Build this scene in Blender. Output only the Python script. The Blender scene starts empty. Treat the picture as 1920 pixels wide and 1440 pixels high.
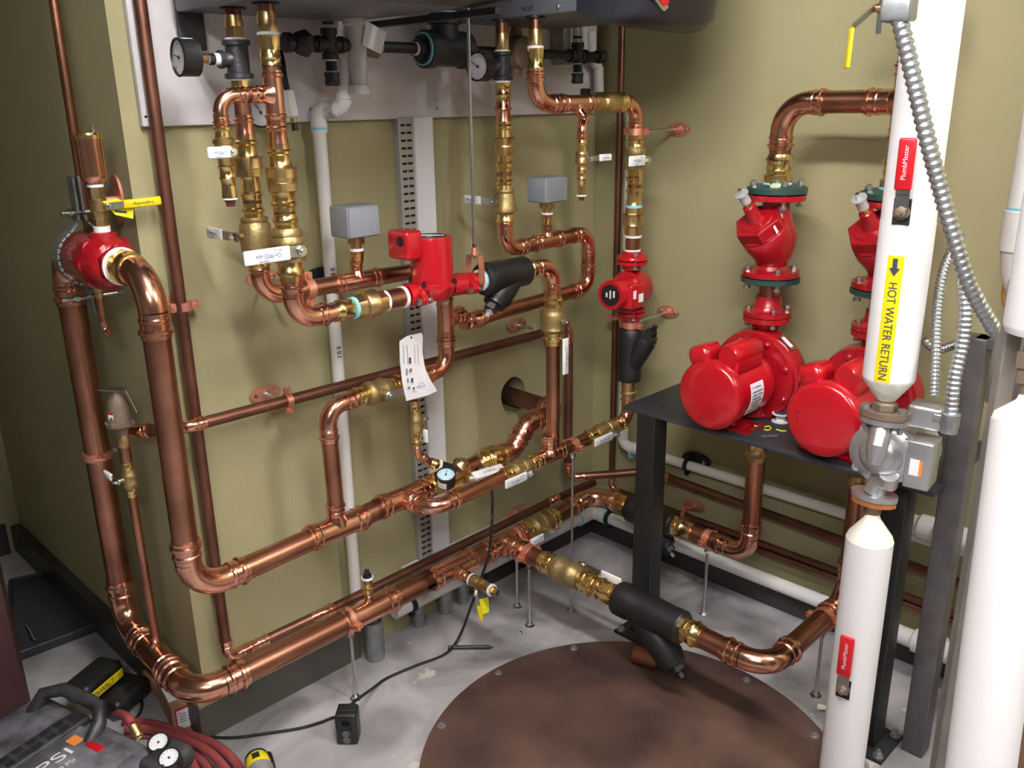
import bpy, math, random
import numpy as np
from mathutils import Vector, Matrix
random.seed(4)
sc = bpy.context.scene
# ------------------------------------------------------------ camera
F = 1644.55
RC = np.array([[0.70372042, -0.71033332, -0.01428801],
               [-0.22837087, -0.2071101, -0.95128973],
               [0.6727736, 0.67270497, -0.30796704]])
CAM = np.array([-2.40157758, -1.97587678, 1.6])
cd = bpy.data.cameras.new('camera'); camo = bpy.data.objects.new('camera', cd); sc.collection.objects.link(camo)
cd.sensor_width = 36; cd.lens = F / 1920 * 36; cd.clip_start = 0.05
camo.matrix_world = Matrix(((RC[0][0], -RC[1][0], -RC[2][0], CAM[0]), (RC[0][1], -RC[1][1], -RC[2][1], CAM[1]), (RC[0][2], -RC[1][2], -RC[2][2], CAM[2]), (0, 0, 0, 1)))
sc.camera = camo
# ------------------------------------------------------------ world and ceiling light
w = bpy.data.worlds.new('world'); sc.world = w; w.use_nodes = True
w.node_tree.nodes['Background'].inputs[0].default_value = (.9, .92, 1, 1)
w.node_tree.nodes['Background'].inputs[1].default_value = .02
sc.view_settings.view_transform = 'Standard'; sc.view_settings.look = 'None'; sc.view_settings.gamma = 1
sc.view_settings.exposure = 0.5
LIGHTS = [((-1.80, -1.50, 2.50), .16, 1.2, 0, 125), ((-3.1, -2.5, 2.50), .16, 1.2, 0, 84), ((-.75, -2.9, 2.50), .16, 1.2, 0, 115)]   # last value: brightness of the fixture's bare tubes
# each fixture hangs under the ceiling with two glowing tubes along y (built with the setting below)

# ------------------------------------------------------------ helpers: pixel -> point on a real plane or axis of the room
V = lambda *a: np.array(a, float)
X, Yv, Z = V(1, 0, 0), V(0, 1, 0), V(0, 0, 1)
def ray(px, py): return RC.T @ V((px - 960) / F, (py - 720) / F, 1)
def A(px, py, y): d = ray(px, py); return CAM + d * (y - CAM[1]) / d[1]
def B(px, py, x): d = ray(px, py); return CAM + d * (x - CAM[0]) / d[0]
def FL(px, py, z=0): d = ray(px, py); return CAM + d * (z - CAM[2]) / d[2]
def dep(P): return (RC @ (np.array(P) - CAM))[2]
def unit(v): v = np.array(v, float); return v / np.linalg.norm(v)
class Ax:
    """a straight axis in the room; at(v) is the distance along it whose picture column (k=0) or row (k=1) is v"""
    def __init__(s, P, D, k): s.P = np.array(P, float); s.D = unit(D); s.k = k
    def at(s, v):
        c = (v - (960, 720)[s.k]) / F; row = RC[s.k] - c * RC[2]
        return -(row @ (s.P - CAM)) / (row @ s.D)
    def pt(s, v): return s.P + s.D * s.at(v)
    def R(s, v, hw): return hw * dep(s.pt(v)) / F

# ------------------------------------------------------------ materials
MT = {}
def mat(name, col, metal=0, rough=.5, noise=0, nscale=20, bump=0, bscale=60, coat=0, alpha=1, trans=0, emit=None, col2=None, detail=4):
    m = bpy.data.materials.new(name); m.use_nodes = True; nt = m.node_tree; b = nt.nodes['Principled BSDF']
    b.inputs['Metallic'].default_value = metal; b.inputs['Roughness'].default_value = rough
    b.inputs['Coat Weight'].default_value = coat; b.inputs['Alpha'].default_value = alpha
    b.inputs['Transmission Weight'].default_value = trans
    b.inputs['Base Color'].default_value = (*col, 1)
    if noise or col2 or bump:
        tc = nt.nodes.new('ShaderNodeTexCoord')
    if noise or col2:
        n = nt.nodes.new('ShaderNodeTexNoise'); n.inputs['Scale'].default_value = nscale; n.inputs['Detail'].default_value = detail
        nt.links.new(tc.outputs['Object'], n.inputs['Vector'])
        r = nt.nodes.new('ShaderNodeValToRGB'); e = r.color_ramp.elements
        c2 = col2 or tuple(c * (1 - noise) for c in col)
        e[0].position = .35; e[1].position = .68; e[0].color = (*c2, 1); e[1].color = (*col, 1)
        nt.links.new(n.outputs['Fac'], r.inputs['Fac']); nt.links.new(r.outputs['Color'], b.inputs['Base Color'])
    if bump:
        n2 = nt.nodes.new('ShaderNodeTexNoise'); n2.inputs['Scale'].default_value = bscale; n2.inputs['Detail'].default_value = 5
        nt.links.new(tc.outputs['Object'], n2.inputs['Vector'])
        bp = nt.nodes.new('ShaderNodeBump'); bp.inputs['Strength'].default_value = bump; bp.inputs['Distance'].default_value = .004
        nt.links.new(n2.outputs['Fac'], bp.inputs['Height']); nt.links.new(bp.outputs['Normal'], b.inputs['Normal'])
    if emit:
        b.inputs['Emission Color'].default_value = (*emit[:3], 1); b.inputs['Emission Strength'].default_value = emit[3]
    MT[name] = m; return m
mat('cuf', (.90, .45, .31), 1, .2, noise=.22, nscale=14, bump=.12, bscale=25)
mat('cu', (.55, .255, .165), 1, .3, noise=.42, nscale=7)
mat('cub', (.25, .11, .075), .85, .42, noise=.4, nscale=9)
mat('cuclamp', (.80, .36, .25), .8, .45, bump=.2)
mat('brass', (.86, .63, .27), 1, .2, bump=.15, bscale=30)
mat('brassd', (.72, .51, .24), 1, .33, noise=.25)
mat('bronze', (.44, .33, .15), .85, .46, noise=.15, bump=.4, bscale=90)
mat('red', (.42, .005, .012), 0, .24, coat=.5, bump=.06, bscale=40)
mat('redcast', (.31, .004, .010), 0, .3, coat=.4, bump=.3, bscale=70)
mat('iron', (.045, .045, .052), .5, .42, bump=.35, bscale=120)
mat('black', (.010, .010, .011), .0, .45, bump=.1)
mat('rubber', (.008, .008, .009), 0, .45, bump=.3, bscale=30, coat=.05)
mat('steel', (.62, .63, .64), 1, .28, bump=.1)
mat('flexmetal', (.50, .52, .54), .9, .33)
mat('galvbright', (.8, .81, .82), .6, .35)
mat('chrome', (.85, .87, .88), 1, .1)
mat('galv', (.42, .44, .45), .75, .42, noise=.3, nscale=30)
mat('pvc', (.78, .77, .75), 0, .35)
mat('insul', (.78, .755, .77), 0, .5, bump=.1, bscale=12)
mat('plaster', (.80, .78, .70), 0, .8, bump=.6, bscale=50)
mat('grip', (.88, .88, .88), 0, .35)
mat('tape', (.85, .87, .88), 0, .6)
mat('dope', (.25, .62, .75), 0, .5)
mat('green', (.022, .06, .05), .2, .4, bump=.15)
mat('greybox', (.27, .29, .33), 0, .45)
mat('boiler', (.14, .145, .17), .3, .42)
mat('boilerd', (.018, .018, .024), .1, .35)
mat('yellow', (.85, .66, .01), 0, .35)
mat('tagy', (.85, .83, .02), 0, .4)
mat('redgrip', (.52, .008, .015), 0, .35)
mat('paper', (.86, .84, .88), 0, .6)
mat('ink', (.03, .035, .07), 0, .6)
mat('inkb', (.06, .10, .30), 0, .6)
mat('inkr', (.6, .15, .1), 0, .6)
mat('inkw', (.8, .8, .8), 0, .6)
mat('orange', (.8, .25, .05), 0, .6)
mat('wall', (.36, .325, .178), 0, .75, bump=.12, bscale=180, noise=.05, nscale=3)
mat('base', (.032, .028, .027), 0, .45, bump=.15)
mat('basegreen', (.075, .07, .058), 0, .45, bump=.15)
mat('board', (.70, .67, .70), 0, .6, col2=(.58, .55, .57), nscale=5, bump=.4, bscale=40)
mat('channel', (.80, .81, .85), 0, .35)
mat('slotted', (.42, .42, .40), .3, .45)
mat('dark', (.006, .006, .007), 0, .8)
mat('tabletop', (.05, .055, .065), .5, .42, bump=.1)
mat('postgrey', (.15, .14, .145), .5, .5, noise=.35, nscale=18, bump=.2)
mat('postbeige', (.23, .205, .19), .3, .5, noise=.25, nscale=10)
mat('alu', (.56, .56, .58), .85, .35, bump=.2, bscale=80)
mat('rust', (.35, .12, .03), .1, .8, bump=.4)
mat('castbrown', (.24, .18, .13), .5, .55, bump=.5, bscale=60)
mat('wallgrey', (.16, .155, .145), 0, .8)
mat('ceil', (.28, .28, .27), 0, .8)
for k_, L_ in enumerate(LIGHTS): mat('tube%d' % k_, (.9, .9, .85), 0, .4, emit=(1, .975, .95, L_[4]))
mat('trap', (.72, .70, .68), 0, .35, alpha=.75)
mat('cardboard', (.40, .22, .13), 0, .8, noise=.15)
mat('gaugeface', (.86, .86, .90), 0, .4)
mat('gaugeblue', (.55, .75, .85), 0, .3)
mat('compgrey', (.20, .195, .225), 0, .6, col2=(.05, .05, .06), nscale=20, bump=.3)
mat('compdark', (.012, .012, .014), 0, .5, col2=(.05, .05, .055), nscale=22)
mat('hose', (.30, .06, .065), 0, .45, bump=.1)
mat('maroon', (.050, .018, .018), 0, .6)
mat('shutter', (.03, .032, .04), .1, .4, bump=.2)
mat('drillgrey', (.25, .25, .26), 0, .5)
mat('redtrim', (.25, .01, .012), 0, .5)
mat('bagyellow', (.75, .42, .10), 0, .5)
def floor_mat():
    m = bpy.data.materials.new('concrete'); m.use_nodes = True; nt = m.node_tree; b = nt.nodes['Principled BSDF']; L = nt.links.new
    tc = nt.nodes.new('ShaderNodeTexCoord')
    def noise(s, d=6, dist=0):
        n = nt.nodes.new('ShaderNodeTexNoise'); n.inputs['Scale'].default_value = s; n.inputs['Detail'].default_value = d; n.inputs['Distortion'].default_value = dist
        L(tc.outputs['Object'], n.inputs['Vector']); return n
    a = noise(3.2, 9, 1.2); r = nt.nodes.new('ShaderNodeValToRGB'); e = r.color_ramp.elements
    e[0].position = .34; e[0].color = (.17, .165, .175, 1); e[1].position = .64; e[1].color = (.47, .455, .465, 1)
    L(a.outputs['Fac'], r.inputs['Fac'])
    s = noise(11, 4, .2); r2 = nt.nodes.new('ShaderNodeValToRGB'); e = r2.color_ramp.elements
    e[0].position = .68; e[0].color = (0, 0, 0, 1); e[1].position = .72; e[1].color = (1, 1, 1, 1); L(s.outputs['Fac'], r2.inputs['Fac'])
    mx = nt.nodes.new('ShaderNodeMixRGB'); mx.inputs['Color2'].default_value = (.56, .52, .49, 1); L(r2.outputs['Color'], mx.inputs['Fac']); L(r.outputs['Color'], mx.inputs['Color1'])
    L(mx.outputs['Color'], b.inputs['Base Color'])
    g = noise(30, 5); mr = nt.nodes.new('ShaderNodeMapRange'); mr.inputs['To Min'].default_value = .3; mr.inputs['To Max'].default_value = .6
    L(g.outputs['Fac'], mr.inputs['Value']); L(mr.outputs['Result'], b.inputs['Roughness'])
    bp = nt.nodes.new('ShaderNodeBump'); bp.inputs['Strength'].default_value = .15; bp.inputs['Distance'].default_value = .004; L(g.outputs['Fac'], bp.inputs['Height']); L(bp.outputs['Normal'], b.inputs['Normal'])
    MT['concrete'] = m
floor_mat()
mat('rustplate', (.17, .095, .07), .25, .42, col2=(.06, .036, .035), nscale=4.5, bump=.12, bscale=25, detail=9)

# ------------------------------------------------------------ mesh builder
ORG = {}
def frame(D, up=None):
    D = unit(D); u = np.array(up, float) if up is not None else (Z if abs(D[2]) < .9 else X)
    a = u - D * (u @ D); a = unit(a); b = np.cross(D, a); return a, b
class MB:
    def __init__(s): s.v = []; s.f = []
    def add(s, vs, fs):
        o = len(s.v); s.v += [tuple(map(float, p)) for p in vs]; s.f += [tuple(i + o for i in q) for q in fs]; return s
    def lathe(s, P, D, prof, n=26, up=None, sq=(1, 1)):
        """prof: (t, r[, 'h' hexagonal | 'q' square | 'o' octagonal]) along the axis P + t*D"""
        D = unit(D); a, b = frame(D, up); vs = []; fs = []
        for q in prof:
            t, r = q[0], max(q[1], 1e-5); k = q[2] if len(q) > 2 else None
            for i in range(n):
                th = 2 * math.pi * i / n; rr = r
                if k: m = {'h': 6, 'q': 4, 'o': 8}[k]; st = 2 * math.pi / m; rr = r * math.cos(st / 2) / math.cos((th % st) - st / 2)
                vs.append(P + D * t + (a * math.cos(th) * sq[0] + b * math.sin(th) * sq[1]) * rr)
        m = len(prof)
        for j in range(m - 1):
            for i in range(n):
                i2 = (i + 1) % n; fs.append((j * n + i, j * n + i2, (j + 1) * n + i2, (j + 1) * n + i))
        fs.append(tuple(range(n - 1, -1, -1))); fs.append(tuple((m - 1) * n + i for i in range(n)))
        return s.add(vs, fs)
    def tube(s, pts, r, n=14, rad=None):
        pts = [np.array(p, float) for p in pts]; m = len(pts); vs = []; fs = []
        T = [unit(pts[min(i + 1, m - 1)] - pts[max(i - 1, 0)]) for i in range(m)]
        a, b = frame(T[0])
        for i in range(m):
            if i:
                a = a - T[i] * (a @ T[i]); a = unit(a); b = np.cross(T[i], a)
            rr = rad[i] if rad is not None else r
            for k in range(n):
                th = 2 * math.pi * k / n; vs.append(pts[i] + (a * math.cos(th) + b * math.sin(th)) * rr)
        for j in range(m - 1):
            for i in range(n):
                i2 = (i + 1) % n; fs.append((j * n + i, j * n + i2, (j + 1) * n + i2, (j + 1) * n + i))
        fs.append(tuple(range(n - 1, -1, -1))); fs.append(tuple((m - 1) * n + i for i in range(n)))
        return s.add(vs, fs)
    def box(s, C, size, ax=(X, Yv, Z), bev=0):
        """bevelled box (edges along the third axis and faces chamfered)"""
        a, b, c = [unit(q) for q in ax]; hx, hy, hz = [q / 2 for q in size]; C = np.array(C, float)
        if bev <= 0:
            vs = [C + a * x * hx + b * y * hy + c * z * hz for z in (-1, 1) for x, y in ((-1, -1), (1, -1), (1, 1), (-1, 1))]
            return s.add(vs, [(3, 2, 1, 0), (4, 5, 6, 7), (0, 1, 5, 4), (1, 2, 6, 5), (2, 3, 7, 6), (3, 0, 4, 7)])
        e = min(bev, hx * .95, hy * .95, hz * .95); vs = []; K = 4
        def ring(ix, iy, z, e2):
            o = []
            for cx, cy, t0 in ((1, 1, 0), (-1, 1, 90), (-1, -1, 180), (1, -1, 270)):
                for k in range(K + 1):
                    t = math.radians(t0 + 90 * k / K)
                    o.append(C + a * (cx * (hx - e) + math.cos(t) * e2) + b * (cy * (hy - e) + math.sin(t) * e2) + c * z)
            return o
        lv = [(-hz, e * .3), (-hz + e * .3, e * .75), (-hz + e, e), (hz - e, e), (hz - e * .3, e * .75), (hz, e * .3)]
        n = 4 * (K + 1); fs = []
        for z, e2 in lv: vs += ring(0, 0, z, e2)
        for j in range(len(lv) - 1):
            for i in range(n): i2 = (i + 1) % n; fs.append((j * n + i, j * n + i2, (j + 1) * n + i2, (j + 1) * n + i))
        fs.append(tuple(range(n - 1, -1, -1))); fs.append(tuple((len(lv) - 1) * n + i for i in range(n)))
        return s.add(vs, fs)
    def prism(s, poly, N):
        """closed polygon (3D points, any plane) extruded by vector N"""
        n = len(poly); N = np.array(N, float); vs = [np.array(p, float) for p in poly] + [np.array(p, float) + N for p in poly]
        fs = [tuple(range(n - 1, -1, -1)), tuple(range(n, 2 * n))] + [(i, (i + 1) % n, n + (i + 1) % n, n + i) for i in range(n)]
        return s.add(vs, fs)
    def sphere(s, C, r, n=16, sc=(1, 1, 1)):
        pr = [(-math.cos(math.pi * k / 10) * r, math.sin(math.pi * k / 10) * r) for k in range(11)]
        o = len(s.v); s.lathe(V(0, 0, 0), Z, pr, n)
        for i in range(o, len(s.v)): s.v[i] = tuple(np.array(s.v[i]) * sc + C)
        return s
    def obj(s, name, m, parent=None, ang=38, smooth=True, label=None):
        org = ORG[parent.name] if parent is not None else V(0, 0, 0)
        me = bpy.data.meshes.new(name); me.from_pydata([tuple(np.array(p) - org) for p in s.v], [], s.f); me.update()
        o = bpy.data.objects.new(name, me); sc.collection.objects.link(o); me.materials.append(MT[m])
        if smooth:
            me.polygons.foreach_set('use_smooth', [True] * len(me.polygons)); me.set_sharp_from_angle(angle=math.radians(ang))
        if parent is not None: o.parent = parent
        ORG[o.name] = org
        if label: o['label'] = label
        return o
def thing(name, label, cat, loc, group=None):
    o = bpy.data.objects.new(name, None); sc.collection.objects.link(o); o.empty_display_size = .02
    o.location = tuple(loc); ORG[o.name] = np.array(loc, float); return tag(o, label, cat, group)
def tag(o, label, cat, group=None, kind=None):
    if label: o['label'] = label
    if cat: o['category'] = cat
    if group: o['group'] = group
    if kind: o['kind'] = kind
    return o
def struct(mb, name, m, label=None, **k): o = mb.obj(name, m, **k); o['kind'] = 'structure'; return o
def text(s, P, u, v, size, m, parent, name='lettering', width=None, thick=0.0):
    c = bpy.data.curves.new('t', 'FONT'); c.body = s; c.size = size; c.align_x = 'CENTER'; c.align_y = 'CENTER'; c.extrude = thick
    o = bpy.data.objects.new('t', c); sc.collection.objects.link(o); bpy.context.view_layer.update()
    me = bpy.data.meshes.new_from_object(o); bpy.data.objects.remove(o)
    u = unit(u); v = unit(v); n = np.cross(u, v); co = np.array([tuple(q.co) for q in me.vertices])
    if len(co) == 0: return None
    k = 1
    if width: k = width / (co[:, 0].max() - co[:, 0].min())
    mb = MB(); mb.v = [tuple(np.array(P) + u * q[0] * k + v * q[1] + n * q[2]) for q in co]; mb.f = [tuple(p.vertices) for p in me.polygons]
    return mb.obj(name, m, parent, smooth=False)

# ------------------------------------------------------------ pipework pieces
def press(P, D, r, L):
    """profile of one press-fit socket, t from 0 (root) to L (mouth)"""
    return [(0, r * 1.06), (L * .18, r * 1.06), (L * .24, r * 1.16), (L * .34, r * 1.16), (L * .40, r * 1.07), (L * .62, r * 1.09), (L * .68, r * 1.25), (L * .80, r * 1.25), (L * .86, r * 1.1), (L, r * 1.1), (L, r * 1.0)]
def arc(C, d1, d2, Rb, n=10):
    """bend of radius Rb round the corner C, arriving along d1 and leaving along d2"""
    th = math.acos(max(-1, min(1, float(d1 @ d2)))); T = Rb * math.tan(th / 2); n1 = d2 - d1 * (d1 @ d2); n1 = unit(n1)
    c = C - d1 * T + n1 * Rb
    return T, [c + (-n1 * math.cos(th * k / n) + d1 * math.sin(th * k / n)) * Rb for k in range(n + 1)]
def elbow(root, C, d1, d2, r, m='cuf', Rb=None, sl=None, plain=False):
    d1 = unit(d1); d2 = unit(d2); Rb = Rb or r * 2.5; sl = sl or r * 1.9; T, pts = arc(np.array(C, float), d1, d2, Rb)
    mb = MB()
    if plain:
        mb.tube(pts, r * 1.12, 20); mb.lathe(pts[0], -d1, [(0, r * 1.12), (0, r * 1.22), (sl, r * 1.22), (sl, r)]); mb.lathe(pts[-1], d2, [(0, r * 1.12), (0, r * 1.22), (sl, r * 1.22), (sl, r)])
    else:
        mb.tube(pts, r * 1.06, 22); mb.lathe(pts[0], -d1, press(0, 0, r, sl)); mb.lathe(pts[-1], d2, press(0, 0, r, sl))
    mb.obj('elbow', m, root); return T + sl
def tee(root, P, D, Bd, r, rb=None, m='cuf', h=None, bl=None):
    rb = rb or r; h = h or r * 1.5 + rb; sl = r * 1.5; mb = MB(); D = unit(D); Bd = unit(Bd); P = np.array(P, float)
    mb.lathe(P - D * (h), D, [(0, r * 1.06), (2 * h, r * 1.06)]); mb.lathe(P + D * h, D, press(0, 0, r, sl)); mb.lathe(P - D * h, -D, press(0, 0, r, sl))
    bl = bl or r * 1.35; mb.lathe(P, Bd, [(r * .3, rb * 1.45), (r * .95, rb * 1.3), (r * 1.2, rb * 1.08), (bl, rb * 1.06)]); mb.lathe(P + Bd * bl, Bd, press(0, 0, rb, rb * 1.6))
    mb.obj('tee', m, root); return h + sl, bl + rb * 1.6
def straight(root, a, b, r, m='cu', name='pipe', n=22): return MB().lathe(np.array(a, float), np.array(b, float) - a, [(0, r), (float(np.linalg.norm(np.array(b, float) - a)), r)], n).obj(name, m, root)
def run(root, pts, r, m='cu', fm='cuf', Rb=None, plain=False, sl=None):
    """a pipe run through pts with a fitting at each corner"""
    pts = [np.array(p, float) for p in pts]; st = pts[0]
    for i in range(1, len(pts) - 1):
        d1 = unit(pts[i] - pts[i - 1]); d2 = unit(pts[i + 1] - pts[i]); th = math.acos(float(d1 @ d2)); R_ = Rb or r * 2.5
        T = R_ * math.tan(th / 2); e = pts[i] - d1 * T
        if (e - st) @ d1 > .002: straight(root, st, e, r, m)
        elbow(root, pts[i], d1, d2, r, fm, R_, sl, plain); st = pts[i] + d2 * T
    if np.linalg.norm(pts[-1] - st) > .002: straight(root, st, pts[-1], r, m)
def fits(root, ax, items, n=26, up=None):
    """a row of turned pieces along an axis: (part, material, [(picture coordinate, half width, flag), ...])"""
    for name, m, pr in items:
        q = [(ax.at(c[0]), ax.R(c[0], c[1])) + tuple(c[2:]) for c in pr]
        if q[-1][0] < q[0][0]: q = q[::-1]
        MB().lathe(ax.P, ax.D, q, n, up).obj(name, m, root)
def pressbrass(v0, v1, hw):
    d = v1 - v0
    return [(v0, hw), (v0 + d * .3, hw * 1.02), (v0 + d * .42, hw * 1.2), (v0 + d * .58, hw * 1.2), (v0 + d * .68, hw), (v1, hw)]
def lever(root, S0, S, Ld, rb, ln, grip='grip', w=.024, txt='Cim PRESS valve', flip=1, jog=0, stem='steel', gl=.58, tm='inkb'):
    """valve stem along S from S0, lever along Ld with a sleeved grip"""
    S = unit(S); Ld = unit(Ld); Wd = np.cross(S, Ld)
    MB().lathe(S0, S, [(-rb * .3, rb * .55), (rb * .35, rb * .5), (rb * .35, rb * .36), (rb * .8, rb * .34)], 18).obj('bonnet', 'bronze' if grip == 'grip' else 'brassd', root)
    h = rb * .8; mb = MB(); mb.lathe(S0 + S * h, S, [(0, w * .42), (.006, w * .42), (.006, w * .36, 'h'), (.013, w * .36, 'h'), (.013, w * .18), (.018, w * .16)], 18).obj('stem_nut', 'chrome' if stem == 'steel' else stem, root)
    a = S0 + S * (h + .005); k0 = 1 - gl; l0 = ln * k0
    lv = MB()
    if jog:
        lv.box(a + Ld * l0 * .15, (l0 * .5, w * .8, .003), (Ld, Wd, S)); p0 = a + Ld * l0 * .35; p1 = a + Ld * l0 + S * jog
        dd = unit(p1 - p0); lv.box((p0 + p1) / 2, (np.linalg.norm(p1 - p0) * 1.05, w * .7, .003), (dd, Wd, np.cross(dd, Wd)))
        a = a + S * jog
    else: lv.box(a + Ld * (l0 * .45), (l0 * 1.1 + .01, w * .75, .003), (Ld, Wd, S))
    lo = lv.obj('lever', 'steel', root, smooth=False)
    c = a + Ld * (l0 + ln * gl / 2); g = MB().box(c, (ln * gl, w, .008), (Ld, Wd, S), bev=.0035).obj('grip', grip, lo)
    if txt:
        u = Ld * flip; v = np.cross(S, u); text(txt, c + S * .0046, u, v, w * .42, tm, lo, width=ln * gl * .55)
        if grip == 'grip':
            text('DN 40', c + S * .0046 + u * ln * gl * .1 + v * w * .33, u, v, w * .2, tm, lo, width=ln * gl * .2); text('PN 16', c + S * .0046 - u * ln * gl * .22 - v * w * .33, u, v, w * .2, tm, lo, width=ln * gl * .18)
def ball_valve(label, P, D, r, L, S, Ld, ln, group=None, body='bronze', bw=1.55, grip='grip', w=.024, flip=1, jog=0, txt='Cim PRESS valve', name='ball_valve', ends='brass', hexend=False, **k):
    P = np.array(P, float); D = unit(D); root = thing(name, label, 'valve', P, group)
    h = L * .5; c = L * .25; R_ = r * bw
    MB().lathe(P, D, [(-c, r * 1.2), (-c, R_ * .9), (-c * .8, R_ * .95), (-c * .72, R_), (-c * .5, R_), (-c * .4, R_ * .93), (c * .15, R_ * .93), (c * .2, R_), (c * .45, R_), (c * .55, R_ * .9), (c, R_ * .78), (c, r * 1.2)], 28).obj('valve_body', body, root)
    for s in (-1, 1):
        if hexend: MB().lathe(P + D * s * c, D * s, [(0, r * 1.35, 'h'), (h - c, r * 1.35, 'h'), (h - c, r)], 24).obj('valve_end', ends, root)
        else: MB().lathe(P + D * s * c, D * s, press(0, 0, r, h - c)).obj('valve_end', ends, root)
    lever(root, P + unit(S) * R_ * .8, S, Ld, R_ * .75, ln, grip, w, txt, flip, jog, **k); return root
def union(label, P, D, r, L, group=None, m='brassd', m2='brass', name='pipe_union', s=1):
    P = np.array(P, float); D = unit(D) * s; root = thing(name, label, 'pipe fitting', P, group)
    MB().lathe(P, D, [(-L * .12, r * 1.15), (-L * .12, r * 1.85, 'h'), (L * .1, r * 1.85, 'h'), (L * .1, r * 1.5), (L * .16, r * 1.5)], 24).obj('union_nut', m, root)
    MB().lathe(P, D, [(L * .16, r * 1.1), (L * .16, r * 1.6, 'h'), (L * .28, r * 1.6, 'h'), (L * .28, r * 1.2)], 24).obj('union_end', m2, root)
    MB().lathe(P + D * L * .28, D, press(0, 0, r, L * .24)).obj('press_socket', m2, root)
    MB().lathe(P - D * L * .12, -D, press(0, 0, r, L * .36)).obj('press_socket', m2, root); return root
def ringband(P, D, r, wd=.022, t=.003, ear=None, m='cuclamp'):
    mb = MB(); D = unit(D)
    mb.lathe(P - D * wd / 2, D, [(0, r * 1.02), (0, r + t + .001), (wd, r + t + .001), (wd, r * 1.02)], 26)
    if ear is not None:
        e = unit(ear); c = np.cross(D, e)
        for s in (-1, 1):
            q = P + e * (r + .008) + c * s * .004; mb.box(q, (.022, wd, .003), (e, D, c)); mb.box(P - e * (r + .008) + c * s * .004, (.022, wd, .003), (e, D, c))
        for s in (-1, 1): mb.lathe(P + e * s * (r + .012) - c * .009, c, [(0, .005), (.018, .005), (.018, .007, 'h'), (.022, .007, 'h')], 12)
    return mb
def hanger(label, P, D, r, rd, rl, plate=None, ear=None, m='cuclamp', foot=False, group=None, rr=.005, pl=.044, pw=.021, nut=True):
    """split-ring pipe clamp on a threaded rod; plate: long direction of an oval wall plate; foot: drilled into the floor"""
    P = np.array(P, float); rd = unit(rd); root = thing('pipe_clamp', label, 'pipe clamp', P + rd * rl, group)
    if ear is None: ear = np.cross(rd, D)
    ringband(P, D, r, .02, .003, ear, m).obj('clamp_ring', m, root)
    MB().lathe(P + rd * r, rd, [(0, .009), (.014, .009), (.014, rr), (rl - r, rr)], 14).obj('threaded_rod', 'steel', root)
    MB().lathe(P + rd * (r + .012), rd, [(0, rr * 2, 'h'), (.008, rr * 2, 'h')], 12).obj('rod_nut', 'chrome', root)
    if plate is not None:
        u = unit(plate); v = np.cross(rd, u); E = P + rd * rl; pts = []
        for k in range(28):
            t = 2 * math.pi * k / 28; pts.append(E - rd * .005 + u * pl * math.cos(t) * (1 if abs(math.cos(t)) > .3 else 1) + v * pw * math.sin(t) * (.75 + .25 * abs(math.sin(t))))
        mb = MB().prism(pts, rd * .005); mb.lathe(E - rd * .018, rd, [(0, .011), (.014, .016)], 16)
        po = mb.obj('wall_plate', m, root)
        for s in (-1, 1): MB().lathe(E + u * s * pl * .62 - rd * .005, -rd, [(0, .007), (.003, .006), (.004, .003)], 12).obj('screw', 'chrome', po)
    if foot:
        E = P + rd * rl; MB().lathe(E, -rd, [(0, .016), (.003, .016), (.003, .011, 'h'), (.012, .011, 'h'), (.012, rr)], 18).obj('floor_nut', 'chrome', root)
    return root
def strainer(label, P, D, r, L, Yd, cap='black', group=None, end=None, yl=None, m='rubber'):
    """Y strainer in moulded black cover: barrel along D, leg leaving along Yd"""
    P = np.array(P, float); D = unit(D); Yd = unit(Yd); root = thing('y_strainer', label, 'strainer', P, group)
    mb = MB().lathe(P, D, [(-L / 2, r * .8), (-L / 2, r * .98), (-L / 2 + .006, r * 1.05), (-L * .3, r * 1.05), (-L * .26, r), (0, r * 1.03), (L * .3, r * .98), (L / 2 - .006, r), (L / 2, r * .9), (L / 2, r * .7)], 28)
    q = P - (Yd @ D) * D * L * .28 * 1.0; yl = yl or L * .78
    mb.lathe(q, Yd, [(0, r * .9), (yl * .5, r * .92), (yl * .9, r * .9), (yl * .94, r * .84), (yl, r * .8)], 26); mb.obj('cover', m, root)
    c = q + Yd * yl
    MB().lathe(c, Yd, [(-.004, r * .78), (.008, r * .74), (.010, r * .5, 'h'), (.026, r * .5, 'h'), (.026, r * .4)], 24).obj('blowdown_cap', 'black', root)
    MB().lathe(c + Yd * .026, Yd, [(0, .011), (.006, .011), (.006, .008, 'q'), (.02, .008, 'q')], 16).obj('plug', cap, root)
    return root
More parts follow.
